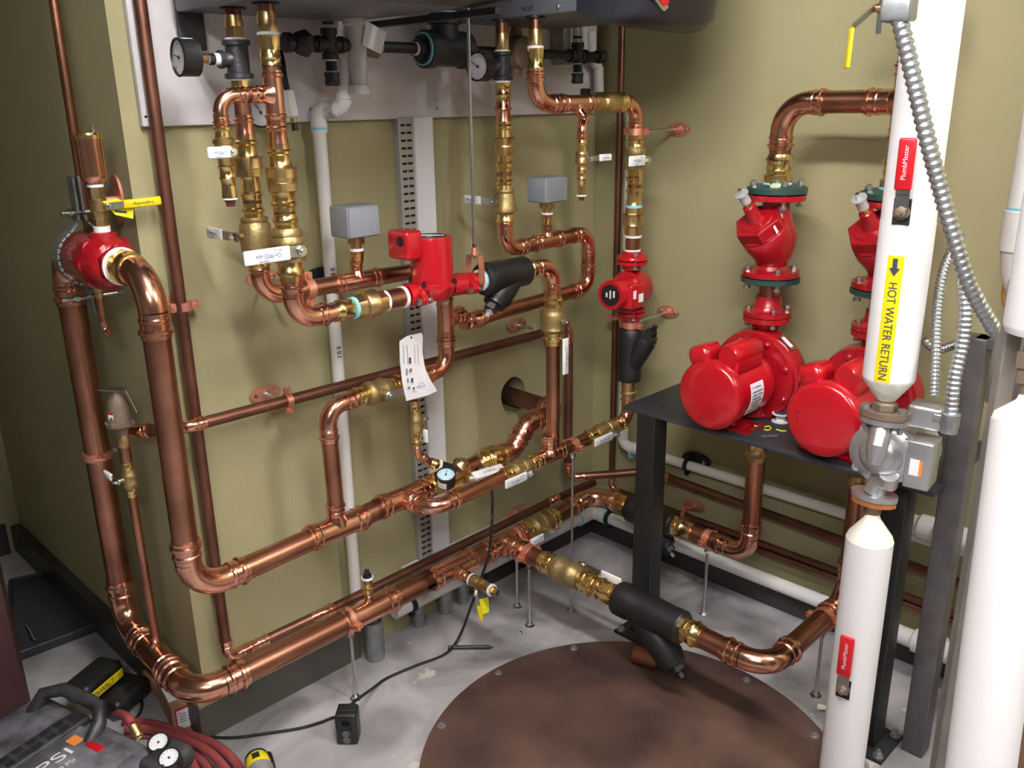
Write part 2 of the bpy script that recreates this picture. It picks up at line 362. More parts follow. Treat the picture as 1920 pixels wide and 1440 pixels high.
def gauge(label, C, N, up, R_=.034, d=.026, face='gaugeface', group=None, stemdir=None, sl=.03, tilt=30):
    C = np.array(C, float); N = unit(N); root = thing('pressure_gauge', label, 'gauge', C - N * d, group)
    MB().lathe(C, N, [(-d, R_ * .9), (-d, R_), (0, R_), (.003, R_ * 1.03), (.004, R_ * .92), (-.001, R_ * .9)], 32).obj('case', 'black', root)
    MB().lathe(C, N, [(-.003, R_ * .91), (-.0005, R_ * .91)], 32).obj('dial', face, root)
    u = unit(np.array(up) - N * (N @ np.array(up))); rt = np.cross(u, N); mb = MB()
    for k in range(21):
        t = math.radians(-135 + 270 * k / 20); dd = u * math.cos(t) + rt * math.sin(t); mb.box(C + dd * R_ * .72 + N * .0003, (R_ * (.16 if k % 5 == 0 else .08), R_ * .025, .0004), (dd, np.cross(N, dd), N))
    mb.obj('scale_marks', 'ink', root, smooth=False)
    t = math.radians(-tilt); dd = u * math.cos(t) + rt * math.sin(t); mb = MB().box(C + dd * R_ * .22 + N * .0012, (R_ * .85, R_ * .05, .0006), (dd, np.cross(N, dd), N)); mb.lathe(C, N, [(0, R_ * .1), (.002, R_ * .1)], 12); mb.obj('needle', 'ink', root, smooth=False)
    s = unit(stemdir) if stemdir is not None else -N; o = C - N * d * .5 if stemdir is not None else C - N * d; k0 = R_ if stemdir is not None else 0
    MB().lathe(o, s, [(k0 - .003, .006), (k0 + sl * .35, .006), (k0 + sl * .35, .009, 'h'), (k0 + sl * .75, .009, 'h'), (k0 + sl * .75, .007), (k0 + sl, .007)], 18).obj('gauge_stem', 'brassd', root)
    return root
# ============================================================ SETTING
struct(MB().box((-3, -2.2, -.05), (6.4, 8, .1)), 'floor', 'concrete')
struct(MB().box((-3, -2.2, 2.65), (6.4, 8, .1)), 'ceiling', 'ceil')
struct(MB().box((.06, -2.2, 1.3), (.12, 8, 2.6)), 'wall_right', 'wall')
HP = A(962, 742, 0); hx, hz, hr = HP[0], HP[2], .060
def holed_wall():
    mb = MB(); x0, x1, z0, z1 = -1.597, 0, 0, 2.6; s = .12
    cs = [(hx + hr * math.cos(t) * (.93 + .05 * math.sin(3 * t)), hz + hr * math.sin(t) * 1.1) for t in [2 * math.pi * k / 32 for k in range(32)]]
    def sq(t):
        c, q = math.cos(t), math.sin(t); m = max(abs(c), abs(q)); return (hx + s * c / m, hz + s * q / m)
    so = [sq(2 * math.pi * k / 32) for k in range(32)]
    vs = [(a, 0, b) for a, b in cs] + [(a, 0, b) for a, b in so] + [(a, .1, b) for a, b in cs]; fs = []
    for k in range(32):
        j = (k + 1) % 32; fs += [(k, 32 + k, 32 + j, j), (64 + k, k, j, 64 + j)]
    mb.add(vs, fs)
    for a0, a1, b0, b1 in ((x0, hx - s, z0, z1), (hx + s, x1, z0, z1), (hx - s, hx + s, z0, hz - s), (hx - s, hx + s, hz + s, z1)):
        mb.add([(a0, 0, b0), (a1, 0, b0), (a1, 0, b1), (a0, 0, b1)], [(0, 1, 2, 3)])
    mb.add([(x0, 0, 0), (x0, .1, 0), (x0, .1, 2.6), (x0, 0, 2.6), (hx - s, .1, hz - s), (hx + s, .1, hz - s), (hx + s, .1, hz + s), (hx - s, .1, hz + s)], [(3, 2, 1, 0)])
    return mb
struct(holed_wall(), 'wall_back', 'wall', smooth=False)
struct(MB().box((hx, .35, hz), (.4, .02, .4)), 'trim_1', 'dark')  # back of a near-black box behind the hole; its colour paints the cavity's shade
for k, (a, b, c, d) in enumerate(((hx - .2, hz, .02, .4), (hx + .2, hz, .02, .4), (hx, hz - .2, .4, .02), (hx, hz + .2, .4, .02))): struct(MB().box((a, .225, b), (c, .245, d)), 'trim_%d' % (k + 2), 'dark')  # sides of that box, near-black in place of shade inside the hole
struct(MB().box((-1.547, .79, 1.3), (.1, 1.38, 2.6)), 'wall_side', 'wall')
struct(MB().box((-3.9, 1.54, 1.3), (4.61, .12, 2.6)), 'wall_far', 'wall')
struct(MB().box((-6.1, -2.2, 1.3), (.1, 7.4, 2.6)), 'wall_left', 'wallgrey')
struct(MB().box((-3, -6.1, 1.3), (6.2, .1, 2.6)), 'wall_front', 'wallgrey')
# plinths and rubber bases round the room
struct(MB().prism([(-1.632, -.035, .10), (-1.125, -.035, .10), (-1.125, 0.0, .115), (-1.597, 0.0, .115), (-1.597, .05, .115), (-1.632, .05, .10)], (0, 0, .012)), 'trim_6', 'wall', smooth=False)
struct(MB().box((-1.379, -.0175, .05), (.508, .035, .10)), 'baseboard_back', 'basegreen')
struct(MB().box((-1.6145, .74, .05), (.035, 1.48, .10)), 'baseboard_side', 'base')
struct(MB().box((-.30, -.010, .035), (.56, .02, .07)), 'baseboard_corner', 'base')
struct(MB().box((-.012, -3.05, .05), (.024, 6.1, .10)), 'baseboard_right', 'base')
struct(MB().box((-3.9, 1.47, .06), (4.5, .02, .12)), 'baseboard_far', 'base')
# ceiling fluorescent fixtures
for k_, ((p, wx, wy, rz, e), lb) in enumerate(zip(LIGHTS, ('white ceiling light fixture over the round rusty floor plate', 'white ceiling light fixture behind the camera', 'white ceiling light fixture at the far end of the room'))):
    t = thing('ceiling_light', lb, 'lamp', (p[0], p[1], 2.6), 'ceiling lights')
    MB().box((p[0], p[1], 2.575), (wx, wy + .06, .05)).obj('housing', 'grip', t)
    for s_ in (-1, 1): MB().lathe(V(p[0] + s_ * .045, p[1] - wy / 2, p[2] + .02), Yv, [(0, .016), (wy, .016)], 16).obj('light_tube', 'tube%d' % k_, t)
# painted backboard and its screws
bd = thing('backboard', 'white painted plywood board screwed to the wall under the boilers', 'board', (-.8, 0, 1.9))
bx0, bz0 = -1.56, 1.556
MB().box(((bx0 - .03) / 2 , -.0105, (bz0 + 2.5) / 2), (-bx0 - .03 + .0, .018, 2.5 - bz0), bev=.003).obj('panel', 'board', bd)
mb = MB()
for a, b in ((273, 219), (818, 203), (1006, 201), (581, 205)): P = A(a, b, -.018); mb.lathe(P, -Yv, [(0, .0065), (.001, .006), (.0015, .003)], 12)
mb.obj('screw_heads', 'iron', bd)
# slotted shelf standard and flat white cover strip
sx0, sx1, sx2 = -.868, -.818, -.752
st = thing('slotted_channel', 'tall grey slotted metal strip fixed to the wall beside the white strip', 'wiring duct', (-.84, 0, .19))
MB().box(((sx0 + sx1) / 2, -.012, .88), (sx1 - sx0, .024, 1.36), bev=.002).obj('strip', 'slotted', st)
mb = MB()
for k in range(66):
    z = .22 + k * .0203
    for dx in (-.0105, .0105): mb.box(((sx0 + sx1) / 2 + dx, -.0245, z), (.015, .0012, .006))
mb.obj('slots', 'dark', st, smooth=False)
tag(MB().box(((sx1 + sx2) / 2, -.016, .88), (sx2 - sx1, .032, 1.36), bev=.003).obj('cover_strip', 'channel'), 'tall flat white cover strip standing on the wall right of the slotted strip', 'wiring duct')
P0 = A(757, 1070, -.015); P1 = A(975, 962, -.015)
tag(MB().box((P0 + P1) / 2 + V(0, 0, -.01), (P1[0] - P0[0], .03, .028), bev=.003).obj('cover_strip', 'channel'), 'short horizontal white duct on the wall just above the lowest large copper pipe', 'wiring duct')
# round steel plate in the floor
pc = V(-.928, -.904, 0); pl = thing('floor_plate', 'large round rusty brown steel plate bolted to the concrete floor', 'floor plate', pc)
MB().lathe(pc, Z, [(0, .532), (.005, .532), (.006, .529)], 128).obj('plate', 'rustplate', pl)
for a, b in ((935, 1262), (828, 1362), (1076, 1216), (1400, 1276), (1528, 1380)):
    P = FL(a, b, .006); MB().lathe(P, Z, [(0, .011), (.002, .011), (.002, .007, 'h'), (.009, .006, 'h')], 14).obj('bolt', 'galv', pl)

# ============================================================ SMALL-BORE PIPES ON THE WALLS
def P_A(name, label, pts, r, m, fm='cuf', **k):
    root = thing(name, label, 'pipe', pts[0]); run(root, pts, r, m, fm, **k); return root
yb = -.034
b1 = A(300, 0, yb); q = A(455, 1222, yb)
brown = P_A('copper_pipe', 'long dark brown copper pipe dropping down the left end of the wall', [V(-1.537, yb, 2.6), V(-1.537, yb, q[2]), V(-1.45, yb, q[2] + .002), V(-1.27, -.088, q[2] + .040), V(-.32, -.088, q[2] + .052), V(-.11, -.10, q[2] + .056)], .0143, 'cub', Rb=.03)
P = A(345, 574, yb)
hanger('copper coated pipe clamp holding the long brown vertical pipe beside the big copper bend', P, Z, .0143, Yv, .034, plate=Z, ear=X, m='cuclamp')
pz = X_ = None
l1 = B(110, 0, -1.625); l2 = B(172, 440, -1.625)
P_A('copper_pipe', 'thin reddish copper pipe rising behind the copper air vent to the top left', [V(-1.63, l1[1], 2.6), V(-1.63, l2[1] + .0, 1.24)], .0111, 'cu')
P = V(-1.63, -.055, 1.405)
t = thing('wall_plate', 'oval copper wall plate seen edge on behind the yellow handled valve', 'pipe clamp', V(-1.597, -.055, 1.405)); pts = []
MB().prism([P + V(.028, .016 * math.cos(a), .048 * math.sin(a)) for a in [math.pi * k / 12 for k in range(24)]] if 0 else [V(-1.604, .075 + .03 * math.cos(a), 1.400 + .055 * math.sin(a)) for a in [math.pi * k / 12 for k in range(24)]], X * .006).obj('plate', 'cuclamp', t)
MB().lathe(V(-1.604, .075, 1.4), -X, [(0, .008), (.03, .008)], 14).obj('boss', 'cuclamp', t)
yh = -.085
d0 = A(350, 801, yh); d1 = A(1012, 627, yh); zz = (d0[2] + d1[2]) / 2
dv = A(1066, 750, yh)
relx = -1.655; dx_ = dv[0]
dzl = d0[2]; dzr = d1[2]; ze = A(1070, 893, yh)[2]
disch = P_A('copper_pipe', 'dull brown copper discharge pipe crossing the wall and turning down near the corner', [B(222, 795, relx), B(262, 808, relx + .01) , V(relx + .07, yh, dzl + .0), V(dx_, yh, dzr), V(dx_, yh, ze), V(-.045, -.30, .345), V(-.045, -.36, .345), V(-.045, -1.5, .318)], .0145, 'cub', Rb=.03)
for (a, b), (c, d), lb in (((497, 738), (540, 752), 'copper coated clamp with wall plate left of the white pipe on the brown discharge pipe'), ((968, 609), (1005, 627), 'copper coated wall plate and rod right of the black strainer on the brown discharge pipe')):
    W = A(a, b, -.004); Q = V(A(c, d, yh)[0], yh, dzl + (dzr - dzl) * (A(c, d, yh)[0] + 1.58) / 1.3)
    t = thing('pipe_clamp', lb, 'pipe clamp', W)
    MB().prism([W + X * .044 * math.cos(s) + Z * .021 * math.sin(s) for s in [math.pi * k / 14 for k in range(28)]], -Yv * .005).obj('wall_plate', 'cuclamp', t)
    MB().lathe(W, -Yv, [(0, .014), (.012, .010), (.012, .005), (.075, .005)], 14).obj('threaded_rod', 'steel', t)
    for s in (-1, 1): MB().lathe(W + X * s * .028 - Yv * .005, -Yv, [(0, .006), (.003, .004)], 12).obj('screw', 'chrome', t)
    if a < 800: ringband(Q, X, .0145, .016, .003, Z).obj('clamp_ring', 'cuclamp', t)
# brown pipe in the corner and the thin copper runs low on the right wall
xr = -.034
c1 = B(1163, 50, xr); c2 = B(1150, 880, xr)
yc = (c1[1] + c2[1]) / 2; zt = B(1170, 925, xr)[2]
P_A('copper_pipe', 'dark brown copper pipe in the room corner running down behind the red pumps', [V(xr, yc, 2.6), V(xr, yc, zt), V(xr, -1.5, zt + .0)], .0111, 'cub', Rb=.025)
P_A('copper_pipe', 'lowest of the three thin copper pipes along the right wall', [V(-.09, -.09, .20), V(-.045, -.17, .198), V(xr, -1.5, .195)], .0111, 'cub', Rb=.025)
P = B(1137, 592, xr); t = thing('pipe_clamp', 'small copper coated clamp on the corner pipe under the small red pump', 'pipe clamp', V(0, yc, P[2])); Q = V(xr, yc, P[2]); ringband(Q, Z, .0111, .014, .003, unit(V(-.7, .7, 0))).obj('clamp_ring', 'cuclamp', t); MB().lathe(Q + X * .011, X, [(0, .005), (.023, .005)], 12).obj('threaded_rod', 'steel', t)
W = B(1300, 948, -.006); t = thing('pipe_clamp', 'copper coated clamp with oval plate on the thin pipes low on the right wall', 'pipe clamp', W)
MB().prism([W + Yv * .044 * math.cos(s) + Z * .022 * math.sin(s) for s in [math.pi * k / 14 for k in range(28)]], X * .005).obj('wall_plate', 'cuclamp', t); ringband(V(xr, B(1283, 952, xr)[1], zt), Yv, .0111, .014, .003, Z).obj('clamp_ring', 'cuclamp', t)
MB().lathe(W, -X, [(0, .012), (.014, .009), (.03, .005)], 14).obj('boss', 'cuclamp', t)
# white PVC on the right wall
pw = B(1176, 500, -.03)
pvz = B(1500, 933, -.03)[2]
pvc = thing('pvc_pipe', 'white plastic pipe behind the corner pump turning along the right wall under the table', 'pipe', V(-.03, pw[1], 1.55)); ze = B(1180, 838, -.03)[2]
run(pvc, [V(-.03, pw[1], 1.56), V(-.03, pw[1], ze), V(-.03, -1.62, ze + .01)], .0167, 'pvc', 'pvc', plain=True, Rb=.03)
MB().lathe(B(1184, 850, -.03), -Yv, [(.0, .0215), (.004, .0215)]).obj('primer_ring', 'dope', pvc)
W = B(1307, 862, -.004); t = thing('pipe_clamp', 'black pipe clamp with oval plate on the white pipe under the table', 'pipe clamp', W)
MB().prism([W + Yv * .055 * math.cos(s) + Z * .026 * math.sin(s) for s in [math.pi * k / 14 for k in range(28)]], -X * .008).obj('wall_plate', 'black', t); ringband(V(-.03, B(1289, 866, -.03)[1], ze + .003), Yv, .0167, .014, .004, Z, 'black').obj('clamp_ring', 'black', t)
for s in (-1, 1): MB().lathe(W + Yv * s * .032 - X * .008, -X, [(0, .008), (.004, .005)], 12).obj('screw', 'chrome', t)
# lower white PVC around the corner
zl = A(1060, 985, -.045)[2]; xl0 = A(738, 1140, -.045)[0]
p2 = thing('pvc_pipe', 'low white plastic pipe running around the room corner just above the floor', 'pipe', V(xl0, -.045, zl)); zl2 = B(1400, 1072, -.045)[2]
run(p2, [V(xl0, -.045, zl), V(-.045, -.045, zl), V(-.045, -1.62, zl2)], .0225, 'pvc', 'pvc', plain=True, Rb=.035)
MB().lathe(V(-.135, -.045, zl), X, [(0, .029), (.004, .029)]).obj('primer_ring', 'dope', p2); MB().lathe(V(-.045, -.115, zl), -Yv, [(0, .029), (.004, .029)]).obj('primer_ring', 'dope', p2)
for P, D_, lb in ((V(A(770, 1130, -.045)[0], -.045, zl), X, 'black pipe clamp on the cut left end of the low white pipe'), (V(-.045, B(1143, 970, -.045)[1], zl), Yv, 'black pipe clamp on the low white pipe just right of the corner')):
    ob = ringband(P, D_, .0225, .016, .005, Z, 'black').obj('pipe_clamp', 'black'); tag(ob, lb, 'pipe clamp')
# white PVC drop from the left boiler
v1 = A(600, 230, -.04); v2 = A(665, 1110, -.04); vx = (v1[0] + v2[0]) / 2; zb = A(610, 205, -.04)[2]
e1 = A(640, 205, -.07)
p3 = thing('pvc_pipe', 'tall white plastic drain pipe down the middle of the wall behind the left boiler columns', 'pipe', V(vx, -.04, .2))
run(p3, [A(645, 110, -.10), V(A(645, 200, -.10)[0], -.10, zb + .0), V(vx, -.04, zb), V(vx, -.04, .20)], .0167, 'pvc', 'pvc', plain=True, Rb=.024)
MB().lathe(V(vx, -.04, A(600, 243, -.04)[2]), Z, [(0, .0215), (.006, .0215)]).obj('primer_ring', 'dope', p3)
for a, b in ((615, 505), (637, 650)):
    for k in range(7): MB().box(V(vx - .004, -.0573, A(a, b, -.057)[2] - k * .0045), (.013, .0008, .0022)).obj('print_mark', 'ink', p3, smooth=False) if k in (0, 1, 3, 4, 6) else None
W = A(606, 515, -.004); t = thing('pipe_clamp', 'black pipe clamp on the tall white drain pipe behind the copper elbows', 'pipe clamp', W)
MB().prism([W + V(-.01, 0, 0) + X * .05 * math.cos(s) + Z * .022 * math.sin(s) for s in [math.pi * k / 14 for k in range(28)]], -Yv * .008).obj('wall_plate', 'black', t); ringband(V(vx, -.04, W[2] - .01), Z, .0167, .014, .004, X, 'black').obj('clamp_ring', 'black', t)

# ============================================================ THE LARGE COPPER LOOP AND AIR SEPARATOR
XR = -1.68; R2 = .0283; RB = .0325
yu = -.21
r1 = B(178, 800, XR)[1]; r1 = .245; lmz = A(650, 1168, -.184)[2]; zs = B(185, 492, XR)[2]
top1 = V(XR, r1, B(140, 470, XR)[2]); ry2 = -.205
zs = B(188, 488, XR)[2]
upz = A(600, 1003, yu)[2]
# riser 1 + lower main as one run
lm = thing('copper_pipe', 'largest low copper main from the left riser round the wall corner and along the wall', 'pipe', V(XR, r1, .26))
CL = V(-1.70, -.184, .256)
RBIG = .0315
J1 = V(XR, r1, .262)
run(lm, [V(XR, r1 - .07, zs), V(XR, r1, zs), J1 + V(0, .0, 0), V(-1.70, -.184, .256), V(-.80, -.184, lmz + .006)], RBIG, 'cu', 'cuf', Rb=.072)
LX = Ax(V(-1.70, -.184, .256), V(.9, 0, lmz + .006 - .256), 0)
tee(lm, LX.pt(693), X, Z, RBIG, .010, h=.045, bl=RBIG * 1.3)
straight(lm, LX.pt(790), LX.pt(920), RBIG)
tee(lm, LX.pt(847), X, -Yv, RBIG, .0165, h=.04)
tee(lm, LX.pt(945), X, -Yv, RBIG, .0285, h=.045)
straight(lm, LX.pt(960), LX.pt(990), RBIG)
# short riser plug
P = LX.pt(693) + Z * .055
t = thing('pipe_plug', 'brass fitting with dark square plug standing on the low copper main', 'pipe fitting', P)
MB().lathe(P, Z, [(0, .0125), (.012, .0125), (.014, .015), (.02, .0125), (.03, .014), (.03, .015, 'h'), (.044, .015, 'h')], 20).obj('brass_adapter', 'brass', t); MB().lathe(P + Z * .044, Z, [(0, .0165), (.006, .0165)], 20).obj('tape_ring', 'tape', t)
MB().lathe(P + Z * .05, Z, [(0, .014), (.006, .012), (.006, .009, 'q'), (.02, .0085, 'q')], 20).obj('plug', 'black', t)
# drain valve on the low main
P = LX.pt(847) - Yv * .075
t = thing('drain_valve', 'small brass drain valve with hanging yellow handle on the low copper main', 'valve', P)
MB().lathe(P, -Yv, [(-.01, .014), (.012, .014), (.012, .0185), (.018, .0185), (.018, .0165), (.04, .0165), (.04, .0185), (.045, .0185), (.045, .0165), (.06, .0165), (.06, .0185), (.065, .0185), (.065, .016, 'o'), (.095, .016, 'o')], 24).obj('valve_body', 'brassd', t)
MB().lathe(P - Yv * .012, -Yv, [(0, .0192), (.006, .0192)]).obj('tape_ring', 'tape', t); MB().lathe(P - Yv * .095, -Yv, [(0, .0185), (.006, .0185)]).obj('tape_ring', 'tape', t)
MB().lathe(P - Yv * .10, -Yv, [(0, .013), (.006, .013), (.006, .011, 'q'), (.022, .011, 'q')]).obj('plug', 'brassd', t)
lever(t, P - Yv * .045 - Z * .012 - X * .008, V(-.65, -.3, -.7), V(.0, -.25, -1), .011, .085, 'yellow', .016, None, 1, gl=.55, tm='ink')
mb = MB(); q = P + V(-.01, -.045, -.05); mb.prism([q, q + V(.03, -.015, .002), q + V(.028, -.02, -.045), q + V(.004, -.01, -.05)], V(.001, -.001, 0)); mb.obj('paper_tag', 'tagy', t, smooth=False)
# air separator
sep = thing('air_separator', 'fat red cast iron air separator at the top of the two left risers', 'air separator', V(XR, .02, zs))
ys0, ys1 = .155, -.115
MB().lathe(V(XR, ys0, zs), -Yv, [(0, .036), (.012, .036), (.02, .048), (.045, .056), (.13, .058), (.15, .0655, 'o'), (.185, .0655, 'o'), (.186, .061), (.205, .056), (.225, .05), (.232, .045, 'h'), (.25, .044, 'h')], 40).obj('body', 'redcast', sep)
MB().lathe(V(XR, -.02, zs + .04), Z, [(0, .03), (.022, .028), (.026, .022)], 24).obj('top_boss', 'redcast', sep)
MB().lathe(V(XR, -.095, zs), -Yv, [(0, .0405), (.004, .0405)]).obj('tape_ring', 'tape', sep)
r2t = thing('copper_pipe', 'second large copper riser down from the red air separator to the upper main', 'pipe', V(XR, ry2, upz)); UL = V(XR, ry2, upz - .022); UR = V(-1.0, yu, upz + .012)
yt = -.225
MB().lathe(V(XR, ys1 + .02, zs), -Yv, [(0, .034), (.0, .038, 'h'), (.02, .038, 'h'), (.02, .032), (.032, .034), (.04, .037), (.048, .033), (.06, .033)], 28).obj('brass_adapter', 'brass', r2t)
run(r2t, [V(XR, ys1 - .02, zs), V(XR, yt, zs), V(XR, yt + .008, upz - .01), UR], R2, 'cu', 'cuf', Rb=.078)
UX = Ax(V(XR, yt + .008, upz - .01), UR - V(XR, yt + .008, upz - .01), 0)
tee(r2t, UX.pt(632), X, Z, R2, .0206, h=.045)
straight(r2t, UX.pt(700), UX.pt(805), R2)
tee(r2t, UX.pt(757), X, -Yv, R2, .0206, h=.045)
# clevis clamp on the separator
t = thing('pipe_clamp', 'grey steel two-bolt clamp gripping the red air separator', 'pipe clamp', V(XR, .115, zs + .06))
yq = .10; mb = MB(); n = 26; T_ = []
for sd in (-1, 1):
    pts = [V(XR + sd * (.002 + .004), yq, zs + .175), V(XR + sd * .006, yq, zs + .095), V(XR + sd * .010, yq, zs + .078)]
    for k in range(13):
        a = math.radians(62 - 148 * k / 12 ); pts.append(V(XR + sd * .064 * math.cos(a), yq, zs + .064 * math.sin(a)))
    pts.append(V(XR + sd * .006, yq, zs - .085)); pts.append(V(XR + sd * .006, yq, zs - .125))
    T_.append(pts)
    for a, b in zip(pts[:-1], pts[1:]): d = unit(b - a); mb.box((a + b) / 2, (np.linalg.norm(b - a) + .003, .032, .005), (d, Yv, np.cross(d, Yv)))
mb.obj('clamp_band', 'galv', t)
for zz_, l in ((zs + .098, .05), (zs - .092, .09)): MB().lathe(V(XR - l * .75, yq, zz_), X, [(0, .0048), (l * .3, .0048), (l * .3, .0095, 'h'), (l * .42, .0095, 'h'), (l * .42, .0048), (l * 1.4, .0048), (l * 1.4, .0095, 'h'), (l * 1.5, .0095, 'h')], 18).obj('bolt', 'steel', t)
# air vent over the separator
za = zs + .072; ax_ = Ax(V(XR, -.02, zs), Z, 1)
t = thing('ball_valve', 'small brass ball valve with a yellow lever above the red separator', 'valve', V(XR, -.02, za))
MB().lathe(V(XR, -.02, zs + .06), Z, [(0, .017), (.018, .017)], 20).obj('tape_ring', 'tape', t)
MB().lathe(V(XR, -.02, zs + .078), Z, [(0, .015, 'h'), (.012, .015, 'h'), (.012, .014), (.016, .017, 'h'), (.032, .017, 'h'), (.032, .018), (.055, .018), (.058, .016, 'h'), (.082, .016, 'h')], 24, up=Yv).obj('valve_body', 'brassd', t)
zv = zs + .078 + .043
lever(t, V(XR + .012, -.035, zv), -Yv, V(1, 0, .02), .011, .112, 'yellow', .019, 'Apollo', 1, stem='chrome', gl=.74, tm='ink')
mb = MB(); q = V(XR + .014, -.040, zv + .010); mb.prism([q + V(-.012, 0, 0), q + V(.02, 0, .003), q + V(.052, -.002, -.014), q + V(.046, -.003, -.042), q + V(.01, -.002, -.03)], V(0, .0012, 0)); mb.obj('paper_tag', 'tagy', t, smooth=False)
MB().box(q + V(.022, -.0035, -.024), (.024, .0006, .004), (unit(V(1, -.03, -.2)), Yv, Z)).obj('print_line', 'ink', t, smooth=False)
t = thing('air_vent', 'copper cylinder air vent with brass cap at the upper left', 'air vent', V(XR, -.02, zs + .16)); z0 = zs + .16
MB().lathe(V(XR, -.02, z0), Z, [(0, .012), (.008, .012), (.008, .020), (.016, .026), (.024, .027), (.098, .027)], 30).obj('cylinder', 'cuf', t)
MB().lathe(V(XR, -.02, z0), Z, [(.0, .0165), (.006, .0165)]).obj('tape_ring', 'tape', t)
MB().lathe(V(XR, -.02, z0 + .098), Z, [(0, .0295), (.008, .0295), (.008, .025), (.012, .023), (.013, .017)], 30).obj('cap', 'brass', t); MB().lathe(V(XR + .012, -.02, z0 + .111), Z, [(0, .0045), (.006, .0045), (.006, .003), (.014, .003)], 12).obj('valve_stem', 'chrome', t)
# drain tube under the separator
q = B(202, 545, XR); t = P_A('copper_pipe', 'short thin copper drain tube hanging under the red air separator', [V(XR, .06, zs - .055), V(XR, .06, zs - .165), V(XR + .006, .045, zs - .175)], .0079, 'cu', Rb=.012); t.location = t.location
MB().lathe(V(XR, .06, zs - .06), -Z, [(0, .012), (.016, .012), (.018, .0095, 'h'), (.03, .0095, 'h')], 16).obj('brass_adapter', 'brassd', t)
P = B(190, 853, XR)
hanger('copper coated clamp holding the left riser beside the small brass valve', V(XR, r1, B(185, 853, XR)[2]), Z, RBIG, V(1, 0, 0), .083, ear=V(-.3, -1, 0), m='cuclamp')

# ============================================================ RELIEF VALVE GROUP
sx = -1.665; j = Ax(V(-1.69, -.05, .259), V(-.02, -.43, 0), 0)
jp = B(294, 1222, -1.688); yj = jp[1]
xv, yv = -1.686, B(272, 1100, -1.686)[1]
rl = thing('copper_pipe', 'thin copper pipe rising from the low main to the small relief valve', 'pipe', V(xv, yj, .29)); zr = B(240, 945, xv)[2]
straight(rl, V(xv, yj, .27), V(xv, yj, B(238, 893, xv)[2] - .04), .0111)
tee(lm, V(-1.69, yj, .259), unit(V(-.02, -.43, 0)), Z, RBIG, .0111, h=.05)
vz = B(238, 893, xv)[2]
ball_valve('small brass ball valve with thin white lever below the relief valve', V(xv, yj, vz), Z, .0111, .095, V(-1, 0, 0), V(0, 1, .0), .075, w=.018, txt=None)
zt2 = B(222, 800, xv)[2]
rc = thing('copper_pipe', 'short copper stub between the small valve and the relief valve', 'pipe', V(xv, yj, vz + .05)); straight(rc, V(xv, yj, vz + .045), V(xv, yj, zt2 - .02), .0135); MB().lathe(V(xv, yj, zt2 - .045), Z, [(0, .015), (.01, .0165), (.02, .015), (.03, .0135, 'h')], 20).obj('brass_adapter', 'brassd', rc)
rv = thing('relief_valve', 'bell shaped grey relief valve with a flat steel lever on top beside the left riser', 'valve', V(xv, yj, zt2))
MB().lathe(V(xv, yj, zt2 - .015), Z, [(0, .014, 'h'), (.014, .015, 'h'), (.02, .028), (.026, .034), (.034, .034), (.036, .028)], 24).obj('base', 'castbrown', rv)
MB().lathe(V(xv, yj, zt2 + .02), Z, [(0, .029), (.01, .027), (.04, .024), (.058, .018), (.066, .010), (.078, .008)], 24).obj('bonnet', 'castbrown', rv)
for k in range(4): a = k * math.pi / 2 + .6; MB().lathe(V(xv + .031 * math.cos(a), yj + .031 * math.sin(a), zt2 + .015), Z, [(0, .005), (.01, .005)], 10).obj('bolt', 'castbrown', rv)
mb = MB(); mb.box(V(xv - .006, yj + .006, zt2 + .098), (.05, .03, .002), (unit(V(.7, -.7, -.08)), unit(V(.7, .7, 0)), Z)); mb.prism([V(xv + .014, yj - .022, zt2 + .096), V(xv + .022, yj - .005, zt2 + .098), V(xv + .034, yj - .02, zt2 + .04), V(xv + .028, yj - .032, zt2 + .04)], V(.002, 0, 0)); mb.obj('lever', 'steel', rv, smooth=False)
q = V(xv - .0235, yj - .0105, zt2 + .036); nn = unit(V(-.9, -.43, .05)); MB().box(q, (.014, .022, .001), (np.cross(Z, nn), Z, nn)).obj('label', 'paper', rv, smooth=False); MB().box(q + V(0, 0, .009), (.0142, .005, .0013), (np.cross(Z, nn), Z, nn)).obj('label_band', 'redgrip', rv, smooth=False)

# ============================================================ LOW MAIN: CLAMPS, VALVES, STRAINERS TOWARDS THE TWO BIG PUMPS
hanger('copper coated clamp on the low main above the black power block', LX.pt(655), X, RBIG, -Z, LX.pt(655)[2], ear=-Yv, foot=True)
hanger('copper coated clamp behind the low main branch with rod to the floor by the wall', LX.pt(968), X, RBIG, -Z, LX.pt(968)[2], ear=-Yv, foot=True)
P = LX.pt(1010)
ball_valve('bronze ball valve low near the corner with white lever under the copper main', P, LX.D, RBIG, .165, -Yv, V(-1, 0, 0), .105, bw=1.3, w=.026, flip=1)
yE = -.272
lr = thing('copper_pipe', 'copper bend low in the room corner turning toward the black strainer', 'pipe', V(-.3, -.184, lmz)); CR = V(-.212, -.184, .281)
run(lr, [LX.pt(1040), CR, V(-.212, -.345, .279)], .0285, 'cu', 'cuf', Rb=.072)
RX = Ax(V(-.212, -.184, .281), V(0, -1, -.02), 0)
MB().lathe(RX.pt(1143), RX.D, [(0, .03), (.02, .032), (.026, .035), (.034, .032), (.05, .03), (.052, .036, 'h'), (.075, .036, 'h')], 26).obj('brass_adapter', 'brass', lr)
strainer('black strainer behind the front table leg on the wall side pipe', RX.pt(1222), RX.D, .045, RX.at(1262) - RX.at(1180), unit(V(0, -.75, -.66)), yl=.13)
rp = thing('copper_pipe', 'copper bend low under the table rising to the nearer big red pump', 'pipe', RX.pt(1300))
